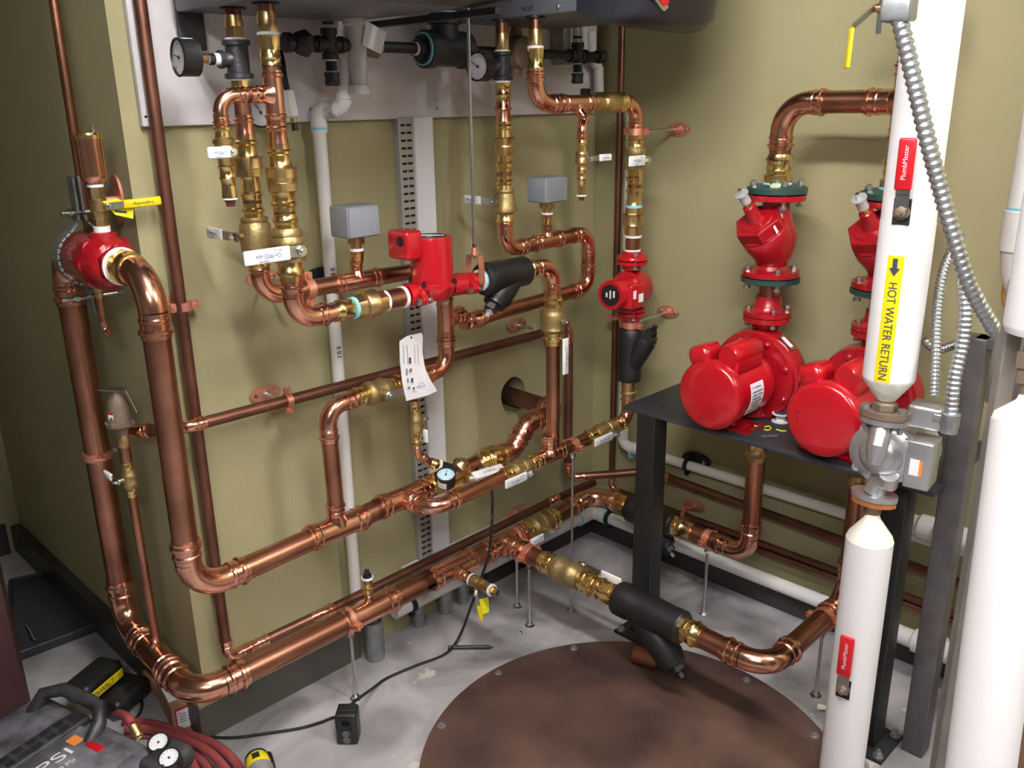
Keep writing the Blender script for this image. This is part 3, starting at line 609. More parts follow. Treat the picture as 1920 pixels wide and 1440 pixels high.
MB().lathe(RX.pt(1262), RX.D, [(0, .036, 'h'), (.022, .036, 'h'), (.022, .031), (.034, .032), (.042, .036), (.05, .032), (RX.at(1300) - RX.at(1262), .031)], 26).obj('brass_adapter', 'brass', rp)
P1X, P1Y, P2Y = -.212, -.797, -1.108
zbr = B(1420, 848, P1X)[2]
run(rp, [RX.pt(1290), V(P1X, P1Y, RX.pt(1425)[2]), V(P1X, P1Y, zbr - .02)], .027, 'cu', 'cuf', Rb=.062)
hanger('copper coated clamp under the table with steel rod to the floor', RX.pt(1328), RX.D, .027, -Z, RX.pt(1328)[2], ear=Z * 0 + X, foot=True)
def suction(x, y, z, lb):
    t = thing('pipe_adapter', lb, 'pipe fitting', V(x, y, z)); MB().lathe(V(x, y, z - .025), Z, [(0, .03), (.012, .031), (.018, .035), (.026, .031), (.04, .031), (.042, .036, 'h'), (.07, .036, 'h'), (.075, .033), (.12, .033)], 26).obj('brass_body', 'brassd', t); return t
suction(P1X, P1Y, zbr, 'brass fitting hanging under the table below the nearer big red pump')
# branch to the second big pump
xa = LX.pt(947)[0]; zb0 = LX.pt(947)[2]; BX = Ax(V(xa, -.184, zb0), V(0, -1, -.012), 0)
brn = thing('copper_pipe', 'short copper branch leaving the low main toward the black strainer', 'pipe', BX.pt(960)); straight(brn, BX.pt(955), BX.pt(1030), .0285)
hanger('copper coated clamp on the short branch with steel rod to the bare floor', BX.pt(992), BX.D, .0285, -Z, BX.pt(992)[2], ear=X, foot=True)
L_ = BX.at(1118) - BX.at(1018)
ball_valve('bronze ball valve on the floor branch with blank white lever pointing right', BX.pt(1066), BX.D, .0285, L_, X, V(0, -1, 0), .15, bw=1.42, w=.03, txt=None, gl=.5, hexend=False)
b2 = thing('copper_pipe', 'bright copper ring and brass socket between floor valve and strainer', 'pipe fitting', BX.pt(1110)); straight(b2, BX.pt(1104), BX.pt(1128), .0285, 'cuf')
MB().lathe(BX.pt(1122), BX.D, [(0, .03), (.012, .034), (.02, .031), (.028, .036, 'h'), (.055, .036, 'h'), (.055, .031), (.075, .031)], 26).obj('brass_adapter', 'brass', b2)
strainer('largest black strainer lying over the edge of the round floor plate', BX.pt(1219), BX.D, .047, BX.at(1282) - BX.at(1160), unit(V(.0, -.72, -.68)), yl=.175)
P2X = -.212
by2 = BX.pt(1445)[1]; P2P = V(xa, P2Y + .0, BX.pt(1440)[2])
b3 = thing('copper_pipe', 'copper pipe from the large strainer bending round to the right', 'pipe', BX.pt(1310))
MB().lathe(BX.pt(1272), BX.D, [(0, .032), (.008, .037, 'h'), (.032, .037, 'h'), (.032, .031), (.045, .033), (.053, .037), (.06, .032), (.075, .031)], 26).obj('brass_adapter', 'brass', b3)
MB().lathe(BX.pt(1272), BX.D, [(0, .0385), (.007, .0385)]).obj('tape_ring', 'tape', b3)
zb2 = A(1612, 900, P2Y)[2]
run(b3, [BX.pt(1300), P2P, V(P2X, P2Y, P2P[2] + .005), V(P2X, P2Y, zb2 - .02)], .0285, 'cu', 'cuf', Rb=.07)
suction(P2X, P2Y, zb2, 'brass fitting under the table behind the silver pump, below the farther big red pump')
EX = Ax(P2P, X, 0)
hanger('copper coated clamp near the lower insulated pipe with rod behind the round plate', EX.pt(1545), X, .0285, -Z, EX.pt(1545)[2], ear=Yv * -1, foot=True)
W = A(966, 960, -.004); t = thing('pipe_clamp', 'copper coated wall plate with rod above the low corner ball valve', 'pipe clamp', W)
MB().prism([W + X * .044 * math.cos(s) + Z * .022 * math.sin(s) for s in [math.pi * k / 14 for k in range(28)]], -Yv * .005).obj('wall_plate', 'cuclamp', t); MB().lathe(W, -Yv, [(0, .013), (.014, .010), (.014, .005), (.13, .005)], 14).obj('threaded_rod', 'steel', t)
# the cut copper ring lying on the plate
P = FL(1213, 1232, .03); t = MB().lathe(P, unit(V(.25, -1, .0)), [(-.038, .025), (-.038, .0285), (.038, .0285), (.038, .025), (-.036, .0248)], 30).obj('pipe_offcut', 'cu'); tag(t, 'short cut piece of copper pipe lying on the round floor plate under the strainer', 'pipe offcut')
# ============================================================ BOILER COLUMNS
yC = -.21; yF = -.332
def vax(px, py, y): P = A(px, py, y); return Ax(V(P[0], P[1], 1.0), Z, 1)
c1 = vax(464, 290, yC); c2 = vax(524, 290, yF); c3 = vax(944, 250, yC); c4 = vax(1188, 400, yF); c5 = vax(1004, 75, yF)
TOPZ = 1.80
def C(x, y): return thing
# ---- column 1 (left boiler outlet)
t = thing('copper_pipe', 'darkened copper stub and brass adapter above the left iron tee', 'pipe', c1.pt(60))
straight(t, c1.pt(32), V(c1.P[0], yC, TOPZ + .03), .0165, 'cub'); fits(t, c1, [('brass_adapter', 'brassd', [(28, 15.5), (42, 16), (42, 17.5), (50, 17.5), (52, 16.5, 'h'), (72, 19.5, 'h')]), ('tape_ring', 'tape', [(71, 20), (76, 20)])])
def iron_tee(label, ax, v0, v1, vb, bd, hw=26, mid=21, m='iron'):
    t = thing('iron_tee', label, 'pipe fitting', ax.pt((v0 + v1) / 2)); d = (v1 - v0)
    fits(t, ax, [('tee_body', m, [(v0, hw * .9), (v0 + 1, hw), (v0 + d * .13, hw), (v0 + d * .16, mid), (v1 - d * .16, mid), (v1 - d * .13, hw * 1.02), (v1 - 1, hw * 1.02), (v1, hw * .9)])])
    P = ax.pt(vb); r = ax.R(vb, mid); MB().lathe(P, bd, [(r * .4, r * .8), (r * 1.35, r * .62), (r * 1.4, r * .78), (r * 1.75, r * .78), (r * 1.75, r * .5)], 24).obj('branch', m, t); return t, P + unit(bd) * r * 1.75
t, e = iron_tee('larger black iron tee with pressure gauge at the left boiler outlet', c1, 75, 148, 112, V(-1, .06, 0))
W_ = unit(V(-1, .06, 0))
g = thing('pipe_nipple', 'taped brass nipple between the left iron tee and its gauge', 'pipe fitting', e)
MB().lathe(e, W_, [(-.004, .012), (.010, .012)]).obj('tape_ring', 'tape', g); MB().lathe(e + W_ * .01, W_, [(0, .0115, 'h'), (.012, .0115, 'h'), (.012, .009)]).obj('bushing', 'black', g); MB().lathe(e + W_ * .018, W_, [(0, .0098), (.005, .0098)]).obj('sealant_ring', 'dope', g)
GP = A(352, 108, -.205); dd = e + W_ * .022 - GP
lb_ = gauge('round black pressure gauge with white label at the upper left', GP + V(-.018, 0, 0), W_, Z, .036, .034, stemdir=None, tilt=75)
MB().tube([GP + V(.012, .004, 0), e + W_ * .02], .009, 12).obj('brass_nipple', 'brassd', g)
N_ = W_; mb = MB()
Cg = GP + V(-.018, 0, 0); u_ = Z; r_ = np.cross(u_, N_)
def gauge_label(root, C, N, up, R_, a0=20, a1=75, w0=.006, w1=.028, m='paper'):
    u = unit(np.array(up) - N * (N @ np.array(up))); rt = np.cross(u, N); vs = []; fs = []; n = 10
    for k in range(n + 1):
        a = math.radians(a0 + (a1 - a0) * k / n); d = u * math.cos(a) + rt * math.sin(a)
        vs += [C + d * (R_ + .0008) - N * w0, C + d * (R_ + .0008) - N * w1, C + d * (R_ - .002) - N * w1, C + d * (R_ - .002) - N * w0]
    for k in range(n):
        o = 4 * k
        for q in range(4): fs.append((o + q, o + 4 + q, o + 4 + (q + 1) % 4, o + (q + 1) % 4))
    MB().add(vs, fs).obj('label', m, root)
gauge_label(lb_, Cg, N_, Z, .036, -60, 20)
t = thing('copper_pipe', 'copper coupling and brass fittings of the middle left column above its union', 'pipe', c1.pt(230))
fits(t, c1, [('brass_hex', 'brass', [(150, 18, 'h'), (166, 18, 'h'), (168, 14)]), ('tape_ring', 'tape', [(147, 20), (151, 20)]), ('pipe', 'cub', [(166, 15), (218, 15.5)]),
             ('coupling', 'cuf', [(215, 17), (221, 17), (223, 19), (227, 19), (229, 17), (243, 16.5), (247, 17.5), (255, 18)]),
             ('brass_socket', 'brass', [(255, 18), (262, 18), (265, 21), (270, 21), (273, 18), (284, 17.5), (293, 20)])])
t = thing('pipe_union', 'brass hexagonal union on the middle left column beside the drain valve', 'pipe fitting', c1.pt(310))
fits(t, c1, [('union_nut', 'brassd', [(292, 22), (294, 29), (297, 29.5, 'h'), (313, 29.5, 'h'), (315, 27), (316, 27, 'h'), (330, 27, 'h'), (331, 22)]), ('brass_socket', 'brass', [(331, 19), (336, 17.5), (352, 18.5), (358, 18.5), (361, 21), (366, 21), (369, 19), (375, 19)])])
t = thing('ball_valve', 'bronze ball valve with white lever pointing left beside the long brown pipe', 'valve', c1.pt(440))
fits(t, c1, [('copper_ring', 'cub', [(374, 17.5), (382, 17.5)]), ('valve_end', 'brass', [(381, 18.5), (388, 18.5), (391, 21.5), (396, 21.5), (399, 18.5), (408, 18.5)]), ('valve_body', 'bronze', [(407, 24), (409, 26), (413, 26), (415, 24), (421, 28.5), (440, 30), (458, 29.5), (470, 29), (474, 26), (484, 24)]), ('valve_end', 'brass', [(484, 20), (490, 19), (494, 21), (498, 21), (501, 19), (505, 18)])])
S0 = c1.pt(440) - X * c1.R(440, 26)
lever(t, S0, V(-1, 0, 0), V(0, 1, 0), .017, .125, w=.026, flip=1, gl=.55)
# horizontal run of column 1 behind pump 1, down and onto the upper main
zc = c1.pt(548)[2]; H1 = c1.P[0]
k1 = A(835, 499, yC); x1 = A(835, 600, yC)[0]
zl_ = A(828, 705, yC)[2]; zl_ = A(760, 731, yC)[2] + .0; xd = UX.pt(632)[0]
r15 = .0206
pp = thing('copper_pipe', 'copper pipe behind the upright red pump, then down and back left to the upper main', 'pipe', V(H1, yC, zc))
zc2 = A(760, 512, yC)[2]
run(pp, [c1.pt(505), V(H1, yC, c1.pt(556)[2]), V(x1, yC, zc2), V(x1, yC, A(845, 688, yC)[2]), V(xd, yC, A(640, 757, yC)[2]), V(xd, yC - .006, UX.pt(632)[2] + .05)], r15, 'cu', 'cuf', Rb=.05)
HX1 = Ax(V(H1, yC, c1.pt(556)[2]), V(x1 - H1, 0, zc2 - c1.pt(556)[2]), 0)
tee(pp, HX1.pt(670), HX1.D, Z, r15, .0143, h=.036)
VX1 = Ax(V(x1, yC, 1), Z, 1)
tee(pp, VX1.pt(597), Z, X, r15, r15, h=.03, bl=.03)
hanger('copper coated clamp with wall plate behind the two lowest left copper bends', HX1.pt(578), X, r15, Yv, -HX1.pt(578)[1], plate=X, ear=Z)
HX2 = Ax(V(x1, yC, A(845, 688, yC)[2]), V(xd, yC, A(640, 757, yC)[2]) - V(x1, yC, A(845, 688, yC)[2]), 0)
ball_valve('bronze ball valve on the copper pipe left of the hanging paper tag', HX2.pt(705), -HX2.D, r15, HX2.at(665) - HX2.at(748), -Yv, V(1, 0, .0), .115, bw=1.5, w=.03, flip=1) if 0 else None
LL = abs(HX2.at(665) - HX2.at(752))
ball_valve('bronze ball valve with lever partly hidden by the hanging paper tag', HX2.pt(708), X, r15, LL, -Yv, V(1, 0, .0), .135, bw=1.55, w=.026)
tee(pp, HX2.pt(775), X, -Z, r15, .0111, h=.03, bl=.03)
# small bypass valve with plastic hose end
bx = HX2.pt(775)[0]; bax = Ax(V(bx, yC, 1), Z, 1)
ball_valve('small bronze ball valve below the paper tag in front of the slotted strip', bax.pt(792), Z, .0111, bax.at(752) - bax.at(832), X, V(0, 0, -1), .068, bw=1.75, w=.018, txt=None)
bp = thing('copper_pipe', 'small copper bend below the tag leading into the balancing valve', 'pipe', bax.pt(840)); zz = bax.pt(862)[2]
hE = A(835, 878, -.232)
run(bp, [bax.pt(826), bax.pt(850), A(808, 868, yC - .006)], .0111, 'cu', 'cuf', Rb=.03)
q0 = A(806, 867, yC - .006); q1 = A(836, 877, yC - .02); d = unit(q1 - q0)
MB().lathe(q0, d, [(0, .0125), (.004, .0155), (.008, .0125), (.012, .0155), (.016, .0125), (.018, .016, 'h'), (.026, .016, 'h')], 22).obj('brass_adapter', 'brass', bp)
MB().lathe(q0 + d * .026, d, [(0, .0175), (.006, .0175)]).obj('tape_ring', 'tape', bp); MB().lathe(q0 + d * .032, d, [(0, .015), (.05, .0155)]).obj('rubber_hose', 'rubber', bp)
# ---- column 2 (left boiler inlet, front)
t = thing('copper_pipe', 'copper stub and brass adapter of the front left column under the boiler', 'pipe', c2.pt(60))
straight(t, c2.pt(24), V(c2.P[0], yF, TOPZ + .03), .0165, 'cu')
fits(t, c2, [('brass_adapter', 'brassd', [(22, 17), (26, 17), (26, 18.5), (46, 18.5), (48, 21.5, 'h'), (61, 20.5, 'h')]), ('tape_ring', 'tape', [(60, 20), (64, 21.5), (67, 21)]), ('brass_hex', 'brass', [(66, 23), (72, 23.5, 'h'), (83, 23, 'h'), (88, 20), (93, 20)]), ('brass_socket', 'brass', [(93, 18.5), (104, 19), (108, 20.5), (112, 18.5), (118, 18.5), (123, 20)])])
t = thing('copper_pipe', 'copper tee column of the front left column with branch to the small drain valve', 'pipe', c2.pt(180))
fits(t, c2, [('pipe', 'cub', [(121, 17), (135, 17)]), ('tee', 'cuf', [(132, 18.5), (136, 18.5), (138, 20.5), (143, 20.5), (146, 18), (213, 18), (215, 20.5), (220, 20.5), (223, 18.5), (227, 18.5)]), ('coupling', 'cuf', [(229, 18.5), (236, 18.5), (239, 21), (243, 21), (246, 18), (256, 17), (266, 19), (273, 19)]), ('pipe', 'cub', [(224, 17), (274, 17)])])
zb = c2.pt(177)[2]; bxx = A(412, 200, yF)[0]
MB().lathe(c2.pt(177), -X, [(.01, .024), (.026, .0165), (.032, .016), (.036, .018), (.042, .018), (.045, .0155), (.055, .0155)], 24).obj('branch', 'cuf', t)
d2 = thing('copper_pipe', 'small copper bend crossing in front of the middle left column', 'pipe', c2.pt(177)); dax = Ax(V(bxx, yF, 1), Z, 1)
run(d2, [c2.pt(177) - X * .05, V(bxx, yF, zb), dax.pt(228)], .0133, 'cub', 'cuf', Rb=.034, sl=.022)
t = thing('drain_valve', 'small brass drain valve with tiny white lever and square plug at the left column', 'valve', dax.pt(285))
fits(t, dax, [('valve_end', 'brass', [(227, 13), (236, 13), (238, 16), (243, 16), (246, 13.5), (258, 14.5)]), ('valve_body', 'brassd', [(257, 15), (262, 20), (268, 20), (272, 17), (280, 18), (292, 18.5), (296, 15), (309, 13.5)]), ('valve_end', 'brass', [(309, 14), (312, 17), (316, 14), (330, 13.5), (334, 16), (338, 14), (348, 13.5)]), ('brass_hex', 'brass', [(348, 14, 'h'), (362, 15, 'h'), (371, 14)]), ('tape_ring', 'tape', [(371, 14), (374, 14)]), ('plug', 'cub', [(374, 11), (376, 11), (377, 10, 'q'), (387, 9, 'q')])])
S0 = dax.pt(284) - Yv * dax.R(284, 14); lever(t, S0, -Yv, V(-1, 0, .0), .010, .05, w=.022, gl=1.0, flip=1)
t = thing('pipe_union', 'widest brass union on the front left column above the long white lever', 'pipe fitting', c2.pt(335))
fits(t, c2, [('brass_socket', 'brass', [(273, 20), (280, 20), (283, 24), (288, 24), (291, 20), (300, 20), (308, 21), (313, 24)]), ('union_nut', 'brassd', [(312, 26), (314, 31), (316, 32.5, 'h'), (331, 32.5, 'h'), (333, 29), (341, 28), (342, 30), (343, 31, 'h'), (357, 31, 'h'), (359, 25)]), ('brass_socket', 'brass', [(359, 23), (364, 22), (372, 20), (377, 21), (380, 24.5), (385, 24.5), (388, 21), (396, 20.5)])])
t = thing('ball_valve', 'brass ball valve with long white lettered lever in front, on the front left column', 'valve', c2.pt(455))
fits(t, c2, [('copper_ring', 'cub', [(395, 19.5), (401, 19.5)]), ('valve_end', 'brass', [(400, 21), (408, 21.5), (411, 24), (416, 24), (419, 21.5), (428, 22)]), ('valve_body', 'bronze', [(427, 25), (430, 26), (434, 31, 'o'), (440, 31, 'o'), (441, 27), (447, 31), (455, 31), (458, 28), (474, 31), (484, 33.5), (488, 33.5), (489, 26)]), ('valve_end', 'brass', [(489, 22), (497, 22), (503, 24), (508, 26), (513, 26), (516, 22), (526, 22)])])
S0 = c2.pt(466) - Yv * c2.R(466, 26); lever(t, S0, -Yv, V(-1, 0, -.0), .018, .13, w=.03, gl=.8, flip=1)
f1 = thing('copper_pipe', 'shiny copper bend at the foot of the front left column leading to the brass union', 'pipe', c2.pt(590))
zF = A(650, 581, yF)[2]; zF = (A(645, 582, yF)[2] + A(742, 556, yF)[2]) / 2
K0 = V(c2.P[0], yF, zF - .004); FX = Ax(K0, V(1, 0, .01), 0)
run(f1, [c2.pt(524), K0, FX.pt(627)], .0215, 'cuf', 'cuf', Rb=.052, sl=.03)
fits(f1, FX, [('brass_socket', 'brass', [(624, 19), (632, 19), (635, 21.5), (640, 21.5), (644, 18), (654, 18), (655, 19, 'h'), (661, 19, 'h')])])
t = thing('pipe_union', 'wide gold brass union left of the upright red pump', 'pipe fitting', FX.pt(690))
fits(t, FX, [('sealant_ring', 'dope', [(660, 21), (665, 21)]), ('union_body', 'brassd', [(664, 23, 'h'), (678, 25, 'h'), (680, 28), (684, 30), (699, 30), (701, 27), (703, 22), (704, 21.5, 'h'), (720, 21.5, 'h')]), ('tape_ring', 'tape', [(719, 20), (723, 20)]), ('copper_nipple', 'cu', [(722, 19), (758, 19)]), ('tape_ring', 'tape', [(752, 21), (757, 21)])])
# ---- front run right of the pump
t = thing('copper_pipe', 'copper stub between the upright red pump and black strainer', 'pipe', FX.pt(885)); straight(t, FX.pt(862), FX.pt(905), .0215, 'cu')
fits(t, FX, [('sealant_ring', 'dope', [(901, 20), (904, 20)]), ('tape_ring', 'tape', [(898, 20.5), (901, 20.5)])])
strainer('black strainer right of the upright red pump with its leg pointing down left', FX.pt(945), FX.D, .041, FX.at(984) - FX.at(903), unit(V(-.75, -.03, -.72)), cap='chrome', yl=.098)
f2 = thing('copper_pipe', 'copper bend right of the upper strainer dropping to a brass valve', 'pipe', FX.pt(1010)); xm = A(1037, 620, yF)[0]
K1 = V(xm, yF, FX.pt(1040)[2] + .0); max_ = Ax(V(xm, yF, 1), Z, 1)
MB().lathe(FX.pt(980), FX.D, [(0, .028, 'h'), (.014, .028, 'h'), (.014, .0235), (.02, .0235), (.024, .027), (.03, .027), (.033, .0235), (FX.at(1006) - FX.at(980), .0235)]).obj('brass_adapter', 'brass', f2)
run(f2, [FX.pt(1000), K1, max_.pt(556)], .0206, 'cuf', 'cuf', Rb=.05, sl=.034)
t = thing('ball_valve', 'upright brass ball valve with white lever hanging straight down', 'valve', max_.pt(598))
fits(t, max_, [('valve_end', 'brass', [(553, 16), (558, 16), (561, 19), (566, 19), (568, 16), (577, 17)]), ('valve_body', 'bronze', [(576, 18), (578, 22.5), (583, 22.5), (585, 24), (600, 24), (603, 23), (612, 22.5), (616, 24), (619, 22), (623, 17)]), ('valve_end', 'brass', [(622, 17), (630, 17), (633, 19.5), (638, 19.5), (640, 16), (646, 16)])])
S0 = max_.pt(599) - Yv * max_.R(599, 20); lever(t, S0, -Yv, V(0, 0, -1), .015, .155, w=.022, gl=.7, jog=-.0, flip=1)
yS = -.332; zS = A(930, 902, yS)[2]; Sx0 = UX.pt(757)
SX = Ax(V(-.9, yS, zS), V(1, 0, .028), 0)
t = thing('copper_pipe', 'long copper drop from the upright valve to the tee on the lower run', 'pipe', max_.pt(740)); straight(t, max_.pt(642), V(xm, yF, SX.pt(1031)[2] + .03), r15)
# ---- secondary run
xe = A(1188, 780, yS)[0]
sr = thing('copper_pipe', 'copper run branching off the upper main and running right below the wall hole', 'pipe', V(Sx0[0], yS, zS)); SL = V(Sx0[0], yS, SX.P[2] + (Sx0[0] + .9) * .028)
run(sr, [Sx0 - Yv * .075 if 0 else V(Sx0[0], Sx0[1] - .06, SL[2] - .004), SL, SX.pt(952)], r15, 'cu', 'cuf', Rb=.05)
LL = SX.at(1005) - SX.at(940)
ball_valve('bronze ball valve with slanted white lever on the run, left of the copper tee', SX.pt(975), SX.D, r15, LL, -Yv, V(-1, 0, 0), .105, bw=1.4, w=.026, flip=1, gl=.82)
straight(sr, SX.pt(1000), SX.pt(1110), r15); tee(sr, SX.pt(1030), SX.D, Z, r15, r15, h=.032, bl=.034)
hanger('copper coated clamp right of the copper tee with long thin rod to the floor', SX.pt(1074), SX.D, r15, -Z, SX.pt(1074)[2], ear=-Yv, foot=True, rr=.004)
LL = SX.at(1166) - SX.at(1098)
ball_valve('bronze ball valve with slanted white lever beside the left edge of the pump table', SX.pt(1134), SX.D, r15, LL, -Yv, V(-1, 0, 0), .105, bw=1.4, w=.026, flip=1, gl=.82)
ex = c4.P[0] + .012; EC = V(c4.P[0], yF, SX.pt(1190)[2])
t = thing('copper_pipe', 'copper bend under the left corner of the pump table', 'pipe', EC); run(t, [SX.pt(1158), EC, c4.pt(742)], r15, 'cuf', 'cuf', Rb=.045)
# ---- return loop (upper right)
lp = thing('copper_pipe', 'copper loop below the right boiler column doubling back behind the black strainer', 'pipe', c3.pt(430))
xq = A(1103, 500, yC)[0]; zA = A(1030, 452, yC)[2]; zBt = A(960, 578, yC)[2]
za0 = A(972, 465, yC)[2]
LC = [c3.pt(424), V(c3.P[0], yC, zA - .004), V(xq, yC, zA + .006), V(xq, yC, zBt + .008), V(x1 + .07, yC, zBt - .006)]
run(lp, LC, r15, 'cu', 'cuf', Rb=.045, sl=.034)
LAX = Ax(LC[1], LC[2] - LC[1], 0); tee(lp, LAX.pt(1026), LAX.D, Z, r15, .0143, h=.03)
MB().lathe(V(x1 + .062, yC, zBt - .006), X, [(0, .0225), (.012, .0225), (.016, .0265), (.022, .0265), (.026, .0225), (.05, .0225), (.056, .0262), (.062, .0262), (.066, .0225), (.08, .0225)]).obj('coupling', 'cuf', lp)
# ---- column 3
t = thing('copper_pipe', 'copper stub and brass adapter under the right boiler above the small iron tee', 'pipe', c3.pt(70)); straight(t, c3.pt(62), V(c3.P[0], yC, TOPZ + .03), .0175, 'cu')
fits(t, c3, [('brass_adapter', 'brassd', [(62, 13.5), (66, 13.5), (68, 14), (84, 13.5), (86, 14.5, 'h'), (95, 14, 'h')]), ('tape_ring', 'tape', [(94, 15), (97, 15)])])
t, e = iron_tee('smaller black iron tee with gauge under the right boiler', c3, 97, 151, 124, V(-1, .05, 0), 19, 15.5)
G2 = A(898, 125, yC)
g2 = gauge('smaller round pressure gauge behind the long hanger rod', G2 + V(-.012, -.008, 0), V(-1, -.12, .02), Z, .036, .032, tilt=60)
gauge_label(g2, G2 + V(-.012, -.008, 0), unit(V(-1, -.12, .02)), Z, .036, -60, 10)
g = thing('pipe_nipple', 'taped nipple between the right iron tee and its gauge', 'pipe fitting', e); MB().tube([G2 + V(.012, 0, 0), e], .009, 12).obj('nipple', 'chrome', g)
MB().lathe(e, V(-1, .05, 0), [(-.002, .0125), (.006, .0125)]).obj('tape_ring', 'tape', g)
t = thing('copper_pipe', 'copper coupling and brass fittings of the column below the small iron tee', 'pipe', c3.pt(200))
fits(t, c3, [('tape_ring', 'tape', [(150, 15.5), (155, 15.5)]), ('brass_hex', 'brass', [(155, 15.5, 'h'), (165, 15.5, 'h'), (167, 13)]), ('brass_socket', 'brass', [(167, 13.5), (175, 13.5), (178, 15.5), (183, 13.5), (188, 14)]), ('coupling', 'cuf', [(187, 14), (199, 14), (202, 16), (206, 16), (209, 13.5), (220, 14), (227, 15)]), ('brass_socket', 'brass', [(227, 14), (233, 14), (236, 17), (241, 17), (244, 14.5), (257, 15.5)])])
t = thing('pipe_union', 'brass hexagonal union on the column between the two grey sensor boxes', 'pipe fitting', c3.pt(275))
fits(t, c3, [('union_nut', 'brassd', [(257, 18), (259, 21.5), (262, 22, 'h'), (271, 21.5, 'h'), (272, 19), (275, 20), (277, 20.5, 'h'), (289, 20.5, 'h'), (291, 17)]), ('brass_socket', 'brass', [(291, 15), (303, 14), (306, 17.5), (312, 17.5), (315, 15), (321, 15)])])
t = thing('ball_valve', 'brass ball valve with white lever pointing left behind the hanger rod', 'valve', c3.pt(378))
fits(t, c3, [('copper_ring', 'cu', [(320, 14), (331, 14)]), ('valve_end', 'brass', [(330, 14.5), (336, 14.5), (339, 17.5), (344, 17.5), (347, 15), (355, 16)]), ('valve_body', 'bronze', [(354, 18), (356, 19.5), (360, 19.5), (362, 18), (370, 20.5), (384, 20.5), (387, 22), (396, 22), (398, 18), (401, 16)]), ('valve_end', 'brass', [(400, 15.5), (408, 15.5), (411, 17.5), (415, 17.5), (418, 15), (424, 15)])])
S0 = c3.pt(376) - X * c3.R(376, 18); lever(t, S0, V(-1, 0, 0), V(0, 1, 0), .014, .12, w=.024, flip=1, gl=.58)
# ---- column 5 (right boiler inlet) over to column 4
t = thing('copper_pipe', 'copper stub and brass fittings at the front of the right boiler', 'pipe', c5.pt(70)); straight(t, c5.pt(58), V(c5.P[0], yF, TOPZ + .03), .0165, 'cu')
fits(t, c5, [('brass_adapter', 'brassd', [(55, 13), (58, 13.5), (76, 13), (78, 14.5, 'h'), (88, 14, 'h')]), ('tape_ring', 'tape', [(86, 15.5), (91, 16)]), ('brass_hex', 'brass', [(91, 16.5, 'h'), (108, 16, 'h'), (110, 14.5)]), ('brass_socket', 'brass', [(110, 14.5), (122, 14), (126, 16), (131, 16), (134, 14)])])
u2 = thing('copper_pipe', 'copper pipe bending from the right boiler front column over to the corner column', 'pipe', c5.pt(180)); ZU = (A(1050, 193, yF)[2] + A(1170, 193, yF)[2]) / 2; TC = V(c4.P[0], yF, ZU)
run(u2, [c5.pt(134), V(c5.P[0], yF, ZU), TC, c4.pt(256)], .0206, 'cu', 'cuf', Rb=.052, sl=.032)
TX = Ax(V(c5.P[0], yF, ZU), X, 0); tee(u2, TX.pt(1078), X, unit(V(.12, -.55, -.75)), .0206, .0133, h=.034, bl=.03)
t = thing('pipe_union', 'brass union on the high pipe between the right boiler column and the corner', 'pipe fitting', TX.pt(1145))
fits(t, TX, [('union_body', 'brassd', [(1112, 14.5), (1116, 16), (1121, 16, 'h'), (1126, 17, 'h'), (1128, 19), (1134, 20.5), (1140, 21, 'o'), (1150, 20, 'o'), (1153, 17), (1158, 17)]), ('brass_socket', 'brass', [(1157, 15.5), (1163, 15.5), (1165, 17.5), (1169, 17.5), (1172, 15)])])
dq = TX.pt(1078) + unit(V(.12, -.55, -.75)) * .05
d5x = A(1091, 290, -.375); dA = Ax(V(d5x[0], d5x[1], 1), Z, 1)
sb = thing('copper_pipe', 'small copper bend dropping to the slim drain valve near the corner', 'pipe', dq); run(sb, [dq, V(d5x[0], d5x[1], dA.pt(238)[2]), dA.pt(258)], .0125, 'cuf', 'cuf', Rb=.026, sl=.02)
t = thing('drain_valve', 'slim brass drain valve ending in a taped plug between sensor box and corner column', 'valve', dA.pt(295))
fits(t, dA, [('valve_end', 'brass', [(258, 8.5), (264, 8.5), (266, 10), (270, 10), (272, 8.5), (284, 9)]), ('valve_body', 'brassd', [(284, 11), (286, 12.5), (292, 12.5), (294, 11.5), (296, 13), (306, 13), (309, 9.5), (312, 9)]), ('valve_end', 'brass', [(311, 9), (317, 9), (319, 10.5), (323, 9), (332, 9), (335, 10.5), (338, 8.5), (352, 9, 'h'), (365, 9.5, 'h')]), ('tape_ring', 'tape', [(365, 9.5), (368, 9.5)]), ('plug', 'cub', [(368, 6), (376, 5.5, 'q')])])
S0 = dA.pt(297) - Yv * dA.R(297, 9); lever(t, S0, -Yv, V(1, -.1, 0), .009, .085, w=.019, gl=.55, txt='valve')
# ---- column 4
hanger('copper coated clamp with red-brown wall plate high in the corner column', c4.pt(247), Z, .0225, X, -c4.P[0], plate=Yv, ear=-Yv, rr=.0045)
t = thing('ball_valve', 'bronze ball valve with white lever across it on the corner column', 'valve', c4.pt(298))
fits(t, c4, [('valve_end', 'brass', [(255, 14.5), (260, 14.5), (262, 16.5), (267, 16.5), (270, 14.5), (276, 15.5)]), ('valve_body', 'bronze', [(275, 16), (277, 19), (284, 19.5), (290, 19), (292, 17.5), (303, 18), (306, 20), (313, 20.5), (317, 20), (318, 16)]), ('valve_end', 'brass', [(317, 14.5), (330, 14), (333, 16.5), (338, 16.5), (341, 14), (345, 14)])])
S0 = c4.pt(299) - Yv * c4.R(299, 16); lever(t, S0, -Yv, V(-1, 0, 0), .015, .085, w=.03, gl=.88, flip=1)
t = thing('pipe_union', 'brass hexagonal union with blue sealant ring on the corner column above the small pump', 'pipe fitting', c4.pt(410))
